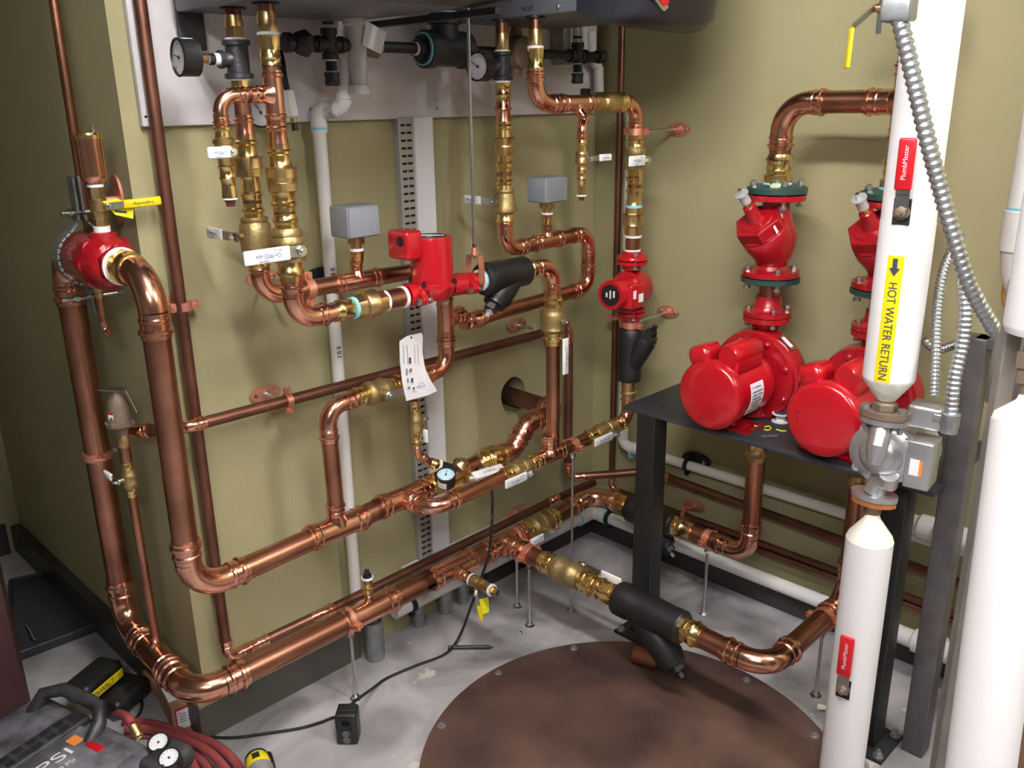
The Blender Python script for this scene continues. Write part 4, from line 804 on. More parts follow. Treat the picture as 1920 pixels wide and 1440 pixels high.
fits(t, c4, [('copper_ring', 'cu', [(344, 13.5), (353, 13.5)]), ('brass_socket', 'brass', [(352, 14), (355, 14), (357, 16), (361, 16), (363, 13.5), (372, 13.5), (376, 15.5, 'h'), (383, 15.5, 'h'), (385, 15)]), ('sealant_ring', 'dope', [(384, 16), (389, 16)]), ('union_body', 'brassd', [(389, 15.5), (392, 17, 'h'), (399, 17, 'h'), (401, 21), (403, 21.5, 'h'), (419, 21.5, 'h'), (422, 20), (424, 17), (426, 17, 'h'), (439, 17, 'h'), (441, 15)]), ('tape_ring', 'tape', [(441, 16.5), (445, 16)]), ('copper_nipple', 'cu', [(444, 14), (472, 14)]), ('tape_ring', 'tape', [(467, 15), (471, 15)])])
def boltring(root, P, D, R_, n, ln, a0=0, m='steel', rb=.006):
    D = unit(D); a, b = frame(D)
    for k in range(n):
        t_ = a0 + 2 * math.pi * k / n; q = P + (a * math.cos(t_) + b * math.sin(t_)) * R_
        MB().lathe(q - D * ln / 2, D, [(0, rb * 1.5, 'h'), (.006, rb * 1.5, 'h'), (.006, rb * .8), (ln - .006, rb * .8), (ln - .006, rb * 1.5, 'h'), (ln, rb * 1.5, 'h'), (ln, rb * .7), (ln + .006, rb * .6)], 12).obj('bolt', m, root)
# small pump on column 4
pm = thing('circulator_pump', 'small red circulator pump with black round nameplate on the corner column', 'pump', c4.pt(545))
fits(pm, c4, [('flange', 'red', [(470, 20), (476, 20), (479, 27), (482, 29), (486, 29), (487, 27)]), ('flange', 'red', [(488, 29), (494, 29), (496, 20), (505, 18)]), ('flange', 'red', [(574, 18), (576, 27), (582, 27), (583, 25)]), ('flange', 'red', [(584, 27), (590, 27), (592, 19), (600, 18)])])
boltring(pm, c4.pt(487), Z, .038, 2, .05, .9); boltring(pm, c4.pt(582), Z, .036, 2, .05, .9)
MD = unit(V(-1, -.10, 0)); PC = c4.pt(541)
MB().lathe(PC - MD * .045, MD, [(0, .03), (.006, .055), (.05, .06), (.07, .058), (.072, .046)], 32).obj('volute', 'red', pm)
MB().lathe(PC, MD, [(.02, .047), (.115, .0455), (.122, .044)], 36).obj('motor', 'red', pm); FC = PC + MD * .122
MB().lathe(FC, MD, [(0, .033), (.0008, .033)], 32).obj('nameplate', 'black', pm)
su = np.cross(Z, MD) * 1.0; su = np.cross(MD, Z)
for k, (w_, h_) in enumerate(((.006, .020), (.005, .026), (.006, .014))): MB().box(FC + su * (-.014 + k * .013) + Z * (.004 - .002 * k) + MD * .0012, (w_, h_, .0006), (su, Z, MD)).obj('print_mark', 'inkw', pm, smooth=False)
MB().box(PC + MD * .052 - Yv * .04 + V(0, 0, -.008), (.07, .04, .075), (X, Yv, Z), bev=.006).obj('terminal_box', 'red', pm)
q = PC + MD * .052 - Yv * .0608
MB().box(q + V(-.018, 0, 0), (.014, .0008, .026)).obj('label', 'paper', pm, smooth=False); MB().box(q + V(.014, 0, -.014), (.022, .0008, .026)).obj('label', 'paper', pm, smooth=False)
t = thing('copper_pipe', 'copper nipple between the small red pump and the strainer below it', 'pipe', c4.pt(605)); fits(t, c4, [('pipe', 'cu', [(598, 14.5), (620, 14.5)])])
hanger('copper coated clamp with wall plate right of the small red pump', c4.pt(608), Z, .0235, unit(V(1, .05, 0)), -c4.P[0] - .0, plate=Yv, ear=-Yv, rr=.0045)
t = strainer('black strainer hanging on the corner column with its cap pointing up right', c4.pt(665), Z, .037, c4.at(618) - c4.at(714), unit(V(.1, -.50, .86)), yl=.125)
t = thing('brass_adapter', 'brass fitting between the corner strainer and the pump table', 'pipe fitting', c4.pt(728)); fits(t, c4, [('body', 'brassd', [(711, 14), (716, 15, 'h'), (724, 15, 'h'), (727, 13), (732, 13), (734, 15), (738, 15), (740, 13), (746, 13)])])
# ---- upper main: balancing valve, union, offset into the wall
BV = UX
t = thing('balancing_valve', 'large brass balancing valve with three hexagons on the upper copper main', 'valve', BV.pt(845))
MB().lathe(BV.pt(805), X, [(-.012, .0295), (0, .0295), (.0, .036, 'h'), (.026, .037, 'h'), (.028, .03), (.05, .033), (.055, .038), (.095, .038), (.1, .034), (.1, .036, 'h'), (.128, .036, 'h'), (.13, .0295), (.14, .0295)], 30).obj('valve_body', 'brass', t)
MB().lathe(BV.pt(845), unit(V(.25, -.6, .75)), [(.02, .024), (.046, .022), (.046, .027, 'h'), (.06, .026, 'h'), (.064, .018), (.074, .012)], 24).obj('bonnet', 'brassd', t)
MB().lathe(BV.pt(868) - Yv * .03, unit(V(.5, -.7, .2)), [(0, .01), (.02, .009), (.02, .006), (.045, .005)], 14).obj('test_port', 'brass', t)
MB().lathe(BV.pt(868) - Yv * .03 - Z * .012, unit(V(.6, -.7, -.1)), [(0, .01), (.02, .009), (.02, .012, 'h'), (.03, .011, 'h'), (.045, .006)], 14).obj('test_port', 'chrome', t)
MB().box(BV.pt(868) + V(-.002, -.062, -.03), (.03, .012, .016), (unit(V(.6, -.4, .3)), Yv, Z), bev=.004).obj('port_cap', 'redgrip', t)
MB().lathe(BV.pt(885) - Yv * .028, unit(V(.8, -.6, .1)), [(0, .01), (.014, .0085)], 14).obj('stem', 'black', t)
q0 = A(888, 893, -.285); q1 = A(943, 876, -.27); dd = unit(q1 - q0); nn = unit(np.cross(dd, V(0, .8, .6))); vv = np.cross(nn, dd)
if vv[2] < 0: vv = -vv
nn = np.cross(dd, vv); lo = MB().box((BV.pt(885) - Yv * .038 + q0) / 2 + V(0.004, 0, 0), (np.linalg.norm(q0 - (BV.pt(885) - Yv * .038)), .016, .003), (unit(q0 - (BV.pt(885) - Yv * .038)), vv, nn)).obj('lever', 'steel', t, smooth=False)
g = MB().box((q0 + q1) / 2, (np.linalg.norm(q1 - q0), .026, .008), (dd, vv, nn), bev=.0035).obj('grip', 'grip', lo); text('Cim PRESS valve', (q0 + q1) / 2 + nn * .0047, dd, vv, .01, 'inkb', lo, width=.055)
gp = A(836, 890, -.285); g3 = gauge('small pressure gauge facing up with pale blue dial on the balancing valve', gp, unit(V(-.25, -.3, .92)), V(.7, .7, .3), .0262, .034, face='gaugeblue', tilt=-10)
gauge_label(g3, gp, unit(V(-.25, -.3, .92)), V(.7, .7, .3), .0262, 175, 235, .010, .03)
bz = thing('copper_pipe', 'short copper nipple between the balancing valve and the brass union', 'pipe', BV.pt(885)); straight(bz, BV.pt(872), BV.pt(905), .0285, 'cu')
t = thing('pipe_union', 'brass union below the round wall hole on the upper main', 'pipe fitting', BV.pt(925))
UU = UX; MB().lathe(UU.pt(893), X, [(0, .030), (.008, .032), (.014, .036), (.02, .032), (.036, .031), (.038, .037), (.046, .042), (.062, .044, 'o'), (.072, .044, 'o'), (.073, .038, 'h'), (.095, .038, 'h'), (.096, .031), (.108, .034), (.114, .034), (.12, .03), (.13, .03)], 30).obj('union_body', 'brass', t)
of = thing('copper_pipe', 'copper offset climbing from the brass union to the elbow in the wall hole', 'pipe', V(hx, -.05, hz)); a0 = UU.pt(893) + X * .12
e0 = a0 + X * .03; zt_ = hz - .004; e1 = V(e0[0] + (zt_ - e0[2]) * .95, yu, zt_); e2 = V(max(hx, e1[0] + .10), yu, zt_)
HX_ = e2[0]
run(of, [a0, e0, e1, e2, V(HX_ * .5 + hx * .5, -.10, hz), V(hx, .2, hz)] if 0 else [a0, e0, e1, V(hx, yu, zt_), V(hx, .22, hz)], .0285, 'cub', 'cuf', Rb=.045, sl=.026)
# ---- grey sensor boxes
def aquastat(label, px, ax_y, base, x0, x1, z0, z1, tz, m='greybox'):
    P = A(px, base, ax_y); t = thing('control_box', label, 'control box', P)
    r = .0143; za = A(px, base, ax_y)[2]; zb_ = A(px, tz, ax_y)[2]; zc_ = A(px, z1, ax_y)[2]
    MB().lathe(V(P[0], ax_y, za), Z, [(0, .0158), ((zb_ - za) * .35, .0158), ((zb_ - za) * .45, .0185, 'h'), (zb_ - za, .0185, 'h')]).obj('brass_adapter', 'brass', t)
    MB().lathe(V(P[0], ax_y, zb_), Z, [(0, .0172), (.006, .0172)]).obj('tape_ring', 'tape', t)
    MB().lathe(V(P[0], ax_y, zb_ + .006), Z, [(0, .014), (.012, .014), (.012, .0235, 'h'), (zc_ - zb_ - .004, .0235, 'h')]).obj('well', 'brassd', t)
    c = A((x0 + x1) / 2, (z0 + z1) / 2, ax_y); W_, D_, H_ = .092, .076, A(px, z0, ax_y)[2] - zc_ - .005
    c = V(P[0] + .0, ax_y, zc_ + H_ / 2); b_ = MB().box(c, (W_, D_, H_), bev=.006).obj('housing', m, t)
    MB().box(c - Yv * (D_ / 2 + .0015), (W_ - .006, .004, H_ - .006), bev=.002).obj('cover', m, t)
    MB().lathe(c - Yv * (D_ / 2 + .0035) + V(W_ * .28, 0, -H_ * .18), -Yv, [(0, .010), (.001, .0098), (.001, .0085), (.0003, .008)], 24).obj('knockout', m, t)
    return t
aquastat('grey sensor box standing on the pipe behind the upright red pump', 670, yC, 492, 630, 725, 380, 442, 470)
aquastat('grey sensor box standing on the upper loop left of the corner', 1026, yC, 421, 998, 1075, 328, 378, 402)
# ---- upright red pump
pc_ = FX.pt(812); Pm = thing('circulator_pump', 'upright red circulator pump in the middle of the wall with a side terminal box', 'pump', pc_)
px_ = pc_[0]; zb_ = A(806, 526, yF)[2]; zt_ = A(804, 443, yF)[2]; rm = Ax(V(px_, yF, 0), Z, 1).R(480, 40.5)
MB().lathe(V(px_, yF, zb_ - .012), Z, [(0, rm * 1.02), (.012, rm * 1.0), (zt_ - zb_ + .006, rm * .97), (zt_ - zb_ + .012, rm * .94), (zt_ - zb_ + .013, rm * .8)], 44).obj('motor', 'red', Pm)
MB().lathe(V(px_, yF, zt_ + .0008), Z, [(0, rm * .72), (.001, rm * .72)], 40).obj('nameplate', 'black', Pm)
for k, (dx, dy, w_) in enumerate(((-.008, .014, .04), (-.004, 0, .05), (.01, -.016, .03), (-.02, -.016, .014))): MB().box(V(px_ + dx, yF + dy, zt_ + .0022), (w_, .006, .0006), (unit(V(.8, -.6, 0)), unit(V(.6, .8, 0)), Z)).obj('print_mark', 'inkw', Pm, smooth=False)
MB().lathe(V(px_, yF, zb_ - .045), Z, [(0, rm * .75), (.012, rm * .95), (.03, rm * 1.08), (.034, rm * 1.15, 'o'), (.042, rm * 1.15, 'o'), (.043, rm)], 40).obj('volute', 'red', Pm)
bb = A(757, 460, yF - .02); MB().box(V(px_ - rm - .018, yF + .012, (A(757, 460, yF)[2])), (.05, .075, .068), bev=.008).obj('terminal_box', 'red', Pm)
MB().lathe(V(px_ - rm - .0435, yF - .003, A(757, 455, yF)[2] + .004), -X, [(-.002, .0125), (.001, .0125)], 24).obj('knockout', 'black', Pm)
MB().lathe(V(px_ - rm - .012, yF + .02, A(757, 434, yF)[2] - .002), Z, [(0, .004), (.001, .004)], 8).obj('screw', 'chrome', Pm)
for s, v0 in ((-1, 784), (1, 868)):
    Q = FX.pt(v0); MB().lathe(Q, X * s, [(-.045, .025), (.0, .027), (.0, .022)], 24).obj('port', 'red', Pm)
    for k, (o_, m_) in enumerate(((0.002, 'red'), (.011, 'red'))):
        pts = []
        for j in range(28):
            a = 2 * math.pi * j / 28; rr = .026 + .018 * abs(math.cos(a - math.radians(18))) ** 6; pts.append(Q + X * s * o_ + (Yv * math.cos(a) + Z * math.sin(a) * 1) * rr)
        MB().prism(pts, X * s * .0075).obj('flange', m_, Pm)
    MB().lathe(Q + X * s * .018, X * s, [(0, .027), (.018, .0255), (.018, .022)], 24).obj('collar', 'red', Pm)
    for j in (0, 1):
        a = math.radians(18 + 180 * j); q = Q + X * s * .009 + (Yv * math.cos(a) + Z * math.sin(a)) * .036
        MB().lathe(q - X * .02, X, [(0, .0095, 'h'), (.008, .0095, 'h'), (.008, .005), (.034, .005), (.034, .0095, 'h'), (.042, .0095, 'h')], 12).obj('bolt', 'steel', Pm)
for a in range(4): q = V(px_, yF, zb_ - .006) + (X * math.cos(a * math.pi / 2 + .5) + Yv * math.sin(a * math.pi / 2 + .5)) * rm * 1.08; MB().lathe(q, Z, [(0, .005), (.012, .005)], 12).obj('bolt', 'black', Pm)
# ---- hanger rod and clevis
Q = FX.pt(891); t = thing('pipe_hanger', 'copper coated clevis hanger on a long thin rod left of the right boiler', 'pipe hanger', Q); zt_ = A(882, 478, yF)[2]
MB().lathe(V(Q[0], yF, zt_ - .01), Z, [(0, .0045), (2.6 - zt_ - .002 if 0 else TOPZ + .02 - zt_, .0045)], 12).obj('threaded_rod', 'steel', t); MB().lathe(V(Q[0], yF, zt_ + .018), Z, [(0, .008, 'h'), (.01, .008, 'h')], 12).obj('rod_nut', 'chrome', t)
MB().lathe(V(Q[0], yF, zt_ - .004), Z, [(0, .010), (.022, .007)], 14).obj('ferrule', 'cuclamp', t)
mb = MB(); pts = [V(Q[0], yF - .02, zt_ - .002), V(Q[0], yF - .03, zt_ - .03), V(Q[0], yF - .0255, Q[2] + .012)]
pts = [V(Q[0], yF + .004, zt_), V(Q[0], yF - .020, zt_ - .004), V(Q[0], yF - .0245, zt_ - .03), V(Q[0], yF - .0255, Q[2])] + [V(Q[0], yF - .0245 * math.cos(a), Q[2] - .0245 * math.sin(a)) for a in [math.pi * k / 10 for k in range(11)]] + [V(Q[0], yF + .0245, zt_ - .03), V(Q[0], yF + .020, zt_ - .004), V(Q[0], yF - .004, zt_)]
for a, b in zip(pts[:-1], pts[1:]): d = unit(b - a); mb.box((a + b) / 2, (np.linalg.norm(b - a) + .002, .018, .003), (d, X, np.cross(d, X)))
mb.obj('clevis_strap', 'cuclamp', t)
# ---- hanging paper tag
u_ = unit(V(.9, .1, .12)); tg = thing('paper_tag', 'white paper tag hanging in front of the slotted strip', 'tag', A(775, 640, -.30)); yT = -.262
cs = [(749, 640), (763, 630), (790, 624), (793, 630), (792, 660), (797, 690), (807, 712), (820, 733), (800, 742), (762, 752), (755, 720), (750, 680)]
pts = [A(a, b, yT - .006 * math.sin((b - 620) / 130 * math.pi)) for a, b in cs]
MB().prism(pts, V(0, .0008, 0)).obj('card', 'paper', tg, smooth=False); MB().lathe(A(771, 633, yT - .0015), -Yv, [(0, .003), (.0008, .003)], 12).obj('string_hole', 'ink', tg)
for k, (a, b, w_, h_) in enumerate(((769, 676, .006, .016), (770, 694, .008, .008), (773, 713, .006, .012), (763, 697, .004, .018), (765, 713, .003, .012), (767, 727, .006, .006), (776, 728, .006, .005))): MB().box(A(a, b, yT - .0075), (w_, .0004, h_)).obj('print_mark', 'galv' if k % 2 else 'ink', tg, smooth=False)
for k, a in enumerate((757, 764, 778, 784)): MB().box(A(a, 665, yT - .0070), (.0012, .0004, .05)).obj('print_line', 'inkr' if k > 1 else 'galv', tg, smooth=False)
MB().tube([A(771, 633, yT - .002), A(769, 660, yC - .03) + V(0, .015, .0), HX2.pt(765) + V(0, -.022, .018)], .0008, 6).obj('string', 'paper', tg)
# ============================================================ BOILERS AND GAS PIPE
def boiler(label, x0, x1, zb, xs, cover_y=-.49, ch=1.0):
    t = thing('boiler', label, 'boiler', V((x0 + x1) / 2, -.018, zb)); H = .70
    MB().box(((x0 + x1) / 2, (-.06 + cover_y) / 2, zb + H / 2), (x1 - x0, -cover_y - .06, H), bev=.006).obj('cabinet', 'boiler', t)
    MB().box(((x0 + x1) / 2, -.038, zb + H / 2 + .04), (x1 - x0 - .06, .036, H - .1)).obj('mounting_bracket', 'galv', t)
    # black front cover with bulging chin
    pts = [V(x0 - .004, cover_y, zb + .0), V(x0 - .004, cover_y - .04, zb - .012 * ch), V(x0 - .004, cover_y - .15, zb - .028 * ch), V(x0 - .004, cover_y - .185, zb - .005 * ch), V(x0 - .004, cover_y - .2, zb + .06), V(x0 - .004, cover_y - .2, zb + H), V(x0 - .004, cover_y, zb + H)]
    mb = MB(); n = 10; vs = []; fs = []; m = len(pts); W_ = x1 - x0 + .008
    for k in range(n + 1):
        s = k / n; bulge = math.sin(math.pi * s); e = abs(2 * s - 1)
        for i, p in enumerate(pts):
            q = p + X * W_ * s
            if i in (2, 3, 4, 5): q = q + V(0, .06 * e ** 4, 0)
            if i in (1, 2, 3): q = q - Z * .022 * bulge * ch
            vs.append(q)
    for k in range(n):
        for i in range(m): j = (i + 1) % m; fs.append((k * m + i, (k + 1) * m + i, (k + 1) * m + j, k * m + j))
    fs.append(tuple(range(m))); fs.append(tuple(n * m + i for i in range(m - 1, -1, -1))); mb.add(vs, fs).obj('front_cover', 'boilerd', t, ang=50)
    for y_, s_ in xs: MB().lathe(V(x0 + .03 if 0 else s_, y_, zb - .004), Z, [(0, .026), (.006, .026)], 20).obj('grommet', 'black', t)
    return t
ZB = 1.80
bo = boiler('right grey wall boiler with black front cover and red badge above the corner', -.675, -.295, ZB, ((yC, c3.P[0]), (yF, c5.P[0])))
# side lettering above the outlets
text('OUTLET', V(-.6765, B(925, 27, -.6765)[1], B(925, 27, -.6765)[2]), V(0, -1, 0), Z, .016, 'boilerd', bo); text('INLET', V(-.6765, B(989, 17, -.6765)[1], B(989, 17, -.6765)[2]), V(0, -1, 0), Z, .016, 'boilerd', bo)
MB().sphere(B(1047, 12, -.678), .005).obj('screw', 'chrome', bo)
yc_ = -.49 - .193; bq = V(-.585, yc_ + .012, 1.850)
MB().prism([bq + X * a + Z * b for a, b in ((-.06, .01), (-.05, -.028), (-.005, -.058), (.005, -.058), (.05, -.028), (.06, .01), (.04, .05), (-.04, .05))], V(0, -.006, 0)).obj('badge_rim', 'steel', bo, smooth=False)
MB().prism([bq + V(0, -.006, 0) + X * a * .82 + Z * b * .82 for a, b in ((-.06, .01), (-.05, -.028), (-.005, -.058), (.005, -.058), (.05, -.028), (.06, .01), (.04, .05), (-.04, .05))], V(0, -.002, 0)).obj('badge', 'redgrip', bo, smooth=False)
MB().sphere(bq + V(.0, -.009, -.012), .011).obj('badge_button', 'chrome', bo)
bo2 = boiler('left grey wall boiler with black front cover above the two left columns', -1.475, -1.03, ZB - .012, ((yC, c1.P[0]), (yF, c2.P[0])), ch=-.2)
MB().box((-1.008, -.30, ZB - .022), (.022, .52, .014)).obj('drip_rail', 'boilerd', bo2)
P = A(355, 42, -.03); tag(MB().box(P + V(0, -.004, -.005), (.062, .012, .105), bev=.004).obj('wall_bracket', 'iron'), 'small dark rectangular metal box on the board above the upper left gauge', 'bracket')
# condensate trap
P = A(672, 130, -.13); tr = thing('condensate_trap', 'cloudy plastic condensate trap hanging under the left boiler', 'drain trap', P); T0 = Ax(V(P[0], -.13, 0), Z, 1)
fits(tr, T0, [('tube', 'trap', [(-10, 9), (40, 9)]), ('body', 'trap', [(30, 21), (34, 24), (46, 24), (49, 21), (110, 17), (160, 15)]), ('cap', 'trap', [(159, 16), (160, 21), (176, 21), (178, 19)])])
# gas line
yG = -.125; zG = A(760, 90, yG)[2]; GX = Ax(V(-.9, yG, zG), V(1, 0, -.006), 0); gr = .0135
gp_ = thing('gas_pipe', 'black iron gas pipe running across the white board below both boilers', 'pipe', GX.pt(560))
straight(gp_, GX.pt(538), GX.pt(1125), gr, 'black')
MB().lathe(GX.pt(560), X, [(-.012, .017), (-.008, .023, 'h'), (.016, .03, 'h'), (.022, .03, 'h'), (.03, .02)], 24).obj('union', 'iron', gp_)
MB().lathe(GX.pt(540), X, [(-.012, .017), (-.008, .022), (.006, .022), (.008, .017)], 24).obj('coupling', 'iron', gp_)
def drip(label, v, top, bot, capv):
    g = GX.pt(v); t = thing('gas_tee', label, 'pipe fitting', g); a = Ax(V(g[0], yG, 0), Z, 1)
    MB().lathe(V(g[0], yG, a.at(top)), Z, [(0, gr), (ZB - .02 - a.at(top), gr)]).obj('riser', 'black', t)
    z0, z1 = a.at(top + 8), a.at(bot)
    MB().lathe(V(g[0], yG, z1), Z, [(0, .019), (.012, .02), (.014, .0165), (z0 - z1 - .014, .0165), (z0 - z1 - .012, .02), (z0 - z1, .019)]).obj('tee_body', 'iron', t)
    for s in (-1, 1): MB().lathe(g, X * s, [(.008, .016), (.026, .016), (.027, .0195), (.038, .019)]).obj('tee_arm', 'iron', t)
    zc = a.at(capv); MB().lathe(V(g[0], yG, zc), Z, [(0, .015), (.004, .0185), (.018, .0165), (.026, .0185), (.03, .0185)]).obj('cap', 'iron', t)
    MB().lathe(V(g[0], yG, zc + .02), Z, [(0, gr * .95), (z1 - zc - .02, gr * .95)]).obj('nipple', 'black', t)
    MB().lathe(V(g[0], yG, zc + .03), Z, [(0, .0150), (.003, .0150)]).obj('tape_ring', 'tape', t); MB().lathe(V(g[0], yG, z1 - .003), Z, [(0, .0150), (.003, .0150)]).obj('tape_ring', 'tape', t)
drip('black iron gas tee with capped drip leg under the left boiler', 618, 45, 112, 161); drip('black iron gas tee with capped drip leg under the right boiler', 1083, 72, 119, 157)
g = GX.pt(695); t = thing('gas_valve', 'dark gas valve with paper tag on the iron pipe between the boilers', 'valve', g)
MB().lathe(g, X, [(-.045, .018), (-.03, .022, 'h'), (.02, .028, 'h'), (.028, .019)], 24).obj('valve_body', 'castbrown', t); MB().prism([g + V(-.035, -.035, .055), g + V(.02, -.04, .03), g + V(.0, -.04, -.02), g + V(-.05, -.035, .0)], V(0, .001, 0)).obj('tag', 'paper', t, smooth=False)
g = GX.pt(835); t = thing('gas_tee', 'big black iron reducing tee with blue sealant ring on the gas pipe', 'pipe fitting', g)
MB().lathe(g, X, [(-.075, .03), (-.074, .047), (-.05, .048), (-.048, .042), (.05, .042), (.052, .047), (.072, .047), (.074, .03)], 32).obj('tee_body', 'iron', t)
MB().lathe(g, Z, [(.02, .036), (.06, .036), (.062, .044), (.085, .044), (.087, .036)], 30).obj('branch', 'iron', t); MB().lathe(g + Z * .08, Z, [(0, .037), (.75, .037)]).obj('riser', 'iron', t)
MB().lathe(g - X * .075, -X, [(-.002, .041), (.004, .041)], 28).obj('sealant_ring', 'dope', t); MB().lathe(g - X * .078, -X, [(0, .037), (.004, .036), (.004, .026, 'h'), (.02, .026, 'h')], 28).obj('bushing', 'iron', t); MB().lathe(g - X * .098, -X, [(0, .0165), (.005, .0165)]).obj('tape_ring', 'tape', t)
MB().lathe(g + Z * .088, Z, [(0, .0385), (.004, .0385)]).obj('sealant_ring', 'dope', t)
text('C.B.O.', g + V(.004, -.0425, -.002), X, Z, .016, 'iron', t, thick=.0012)
g = GX.pt(968); t = thing('gas_regulator', 'dark round gas regulator behind the right boiler columns', 'valve', g); MB().lathe(g - Yv * .04, Yv, [(0, .03), (.006, .042), (.03, .045), (.036, .045), (.055, .03)], 30).obj('body', 'castbrown', t)
MB().lathe(g, Z, [(-.06, .014), (-.04, .02), (.04, .02), (.07, .014)], 20).obj('vent_stub', 'castbrown', t)
g = GX.pt(1125); t = thing('gas_elbow', 'black iron elbow ending the gas pipe near the room corner', 'pipe fitting', g); MB().lathe(g, X, [(-.016, .019), (-.004, .0205), (-.002, .017), (.014, .02), (.018, .014)]).obj('elbow_body', 'iron', t); MB().lathe(g, Yv, [(.0, .017), (.05, .017), (.06, .02), (.075, .02)]).obj('elbow_arm', 'iron', t)
# white plastic drain of the right boiler
t = thing('pvc_pipe', 'white plastic drain tube curving down behind the right boiler gas pipe', 'pipe', A(1120, 130, -.05)); MB().tube([A(1108, 60, -.06), A(1108, 100, -.06), A(1116, 118, -.055), A(1122, 128, -.05), A(1123, 172, -.05)], .0165, 16).obj('tube', 'pvc', t); MB().tube([A(1093, 35, -.06), A(1095, 115, -.06)], .013, 14).obj('upper_tube', 'pvc', t)
P = A(1098, 172, -.03); tag(MB().box(P, (.03, .02, .02), bev=.003).obj('pipe_clamp', 'black'), 'small black block on the board below the white drain tube', 'pipe clamp')
P = A(1052, 70, -.05); tag(MB().box(P, (.036, .05, .16), bev=.003).obj('wall_bracket', 'galv'), 'grey metal channel bracket under the right boiler', 'bracket')
# small instruments behind the front left column
P = A(489, 211, -.06); g = gauge('small gauge half hidden behind the front left column', P, unit(V(-.5, -.85, .1)), Z, .033, .03)
P = A(543, 200, -.10); t = thing('sensor', 'cream hexagonal sensor with brass tip hanging behind the front left column', 'sensor', P); d = unit(A(550, 228, -.10) - A(538, 170, -.10)); o = A(538, 168, -.10)
MB().lathe(o, d, [(0, .012), (.003, .0165, 'h'), (.058, .0165, 'h'), (.062, .010)], 24).obj('sensor_body', 'grip', t); MB().lathe(o + d * .062, d, [(0, .007), (.012, .007), (.014, .004)], 14).obj('brass_tip', 'brass', t); MB().lathe(o + d * .074, d, [(0, .006), (.018, .008)], 12).obj('plug', 'black', t); MB().tube([o, o - d * .03, A(530, 120, -.08), A(524, 90, -.06)], .007, 10).obj('cable', 'black', t)

# ============================================================ TABLE
zt = .745; TX0, TX1, TY0, TY1 = -.46, -.055, -.492, -1.375
tb = thing('steel_table', 'dark steel table along the right wall carrying the two big red pumps', 'table', V(-.27, -.93, 0))
MB().box(((TX0 + TX1) / 2, (TY0 + TY1) / 2, zt - .006), (TX1 - TX0, TY0 - TY1, .012), bev=.002).obj('tabletop', 'tabletop', tb)
for x_, y_ in ((-.428, -.575), (-.424, -1.285)):
    lg = MB().box((x_, y_, zt / 2), (.064, .064, zt - .014), bev=.004).obj('leg', 'black', tb)
    MB().box((x_ - .0, y_, .005), (.135, .135, .01), bev=.001).obj('foot_plate', 'black', lg)
    for a in (-1, 1):
        for b in (-1, 1): MB().lathe(V(x_ + a * .052, y_ + b * .052, .01), Z, [(0, .013), (.003, .013), (.003, .01, 'h'), (.011, .01, 'h'), (.011, .005), (.02, .005)], 16).obj('anchor_bolt', 'galv', lg)
# odds and ends on the table
TP = lambda a, b, h=0: FL(a, b, zt + h)
t = MB().lathe(TP(1412, 803, .009), unit(TP(1426, 793, .009) - TP(1412, 803, .009)), [(0, .005), (.004, .006), (.006, .0085), (.02, .0085), (.022, .007), (.03, .006), (.032, .004)], 16).obj('brass_fitting', 'brass'); tag(t, 'small brass nozzle lying on the table beside the red pump foot', 'pipe fitting')
t = MB().lathe(TP(1427, 819, .004), unit(TP(1462, 817, .004) - TP(1427, 819, .004)), [(0, .0035), (.045, .0035)], 12).obj('steel_pin', 'steel'); tag(t, 'short bright steel pin lying near the table edge', 'pin')
t = MB().tube([TP(1433, 805, .002), TP(1440, 807, .002), TP(1446, 803, .002), TP(1443, 799, .004), TP(1434, 800, .004)], .0018, 8).obj('wire', 'tagy'); tag(t, 'small yellow loop of wire on the table', 'wire')
t = MB().tube([TP(1456, 805, .002), TP(1465, 808, .002), TP(1474, 808, .002)], .0018, 8).obj('wire', 'tagy'); tag(t, 'short straight yellow wire beside the second red motor', 'wire')
sp = TP(1463, 790, 0); t = thing('tape_spool', 'white plastic tape spool standing between the two red pumps', 'spool', sp)
MB().lathe(sp, Z, [(0, .024), (.003, .024), (.003, .013), (.022, .013), (.022, .024), (.025, .024)], 28).obj('spool', 'pvc', t); MB().lathe(sp + Z * .025, Z, [(0, .018), (.0005, .018), (.0005, .012)], 24).obj('hub_ring', 'ink', t)

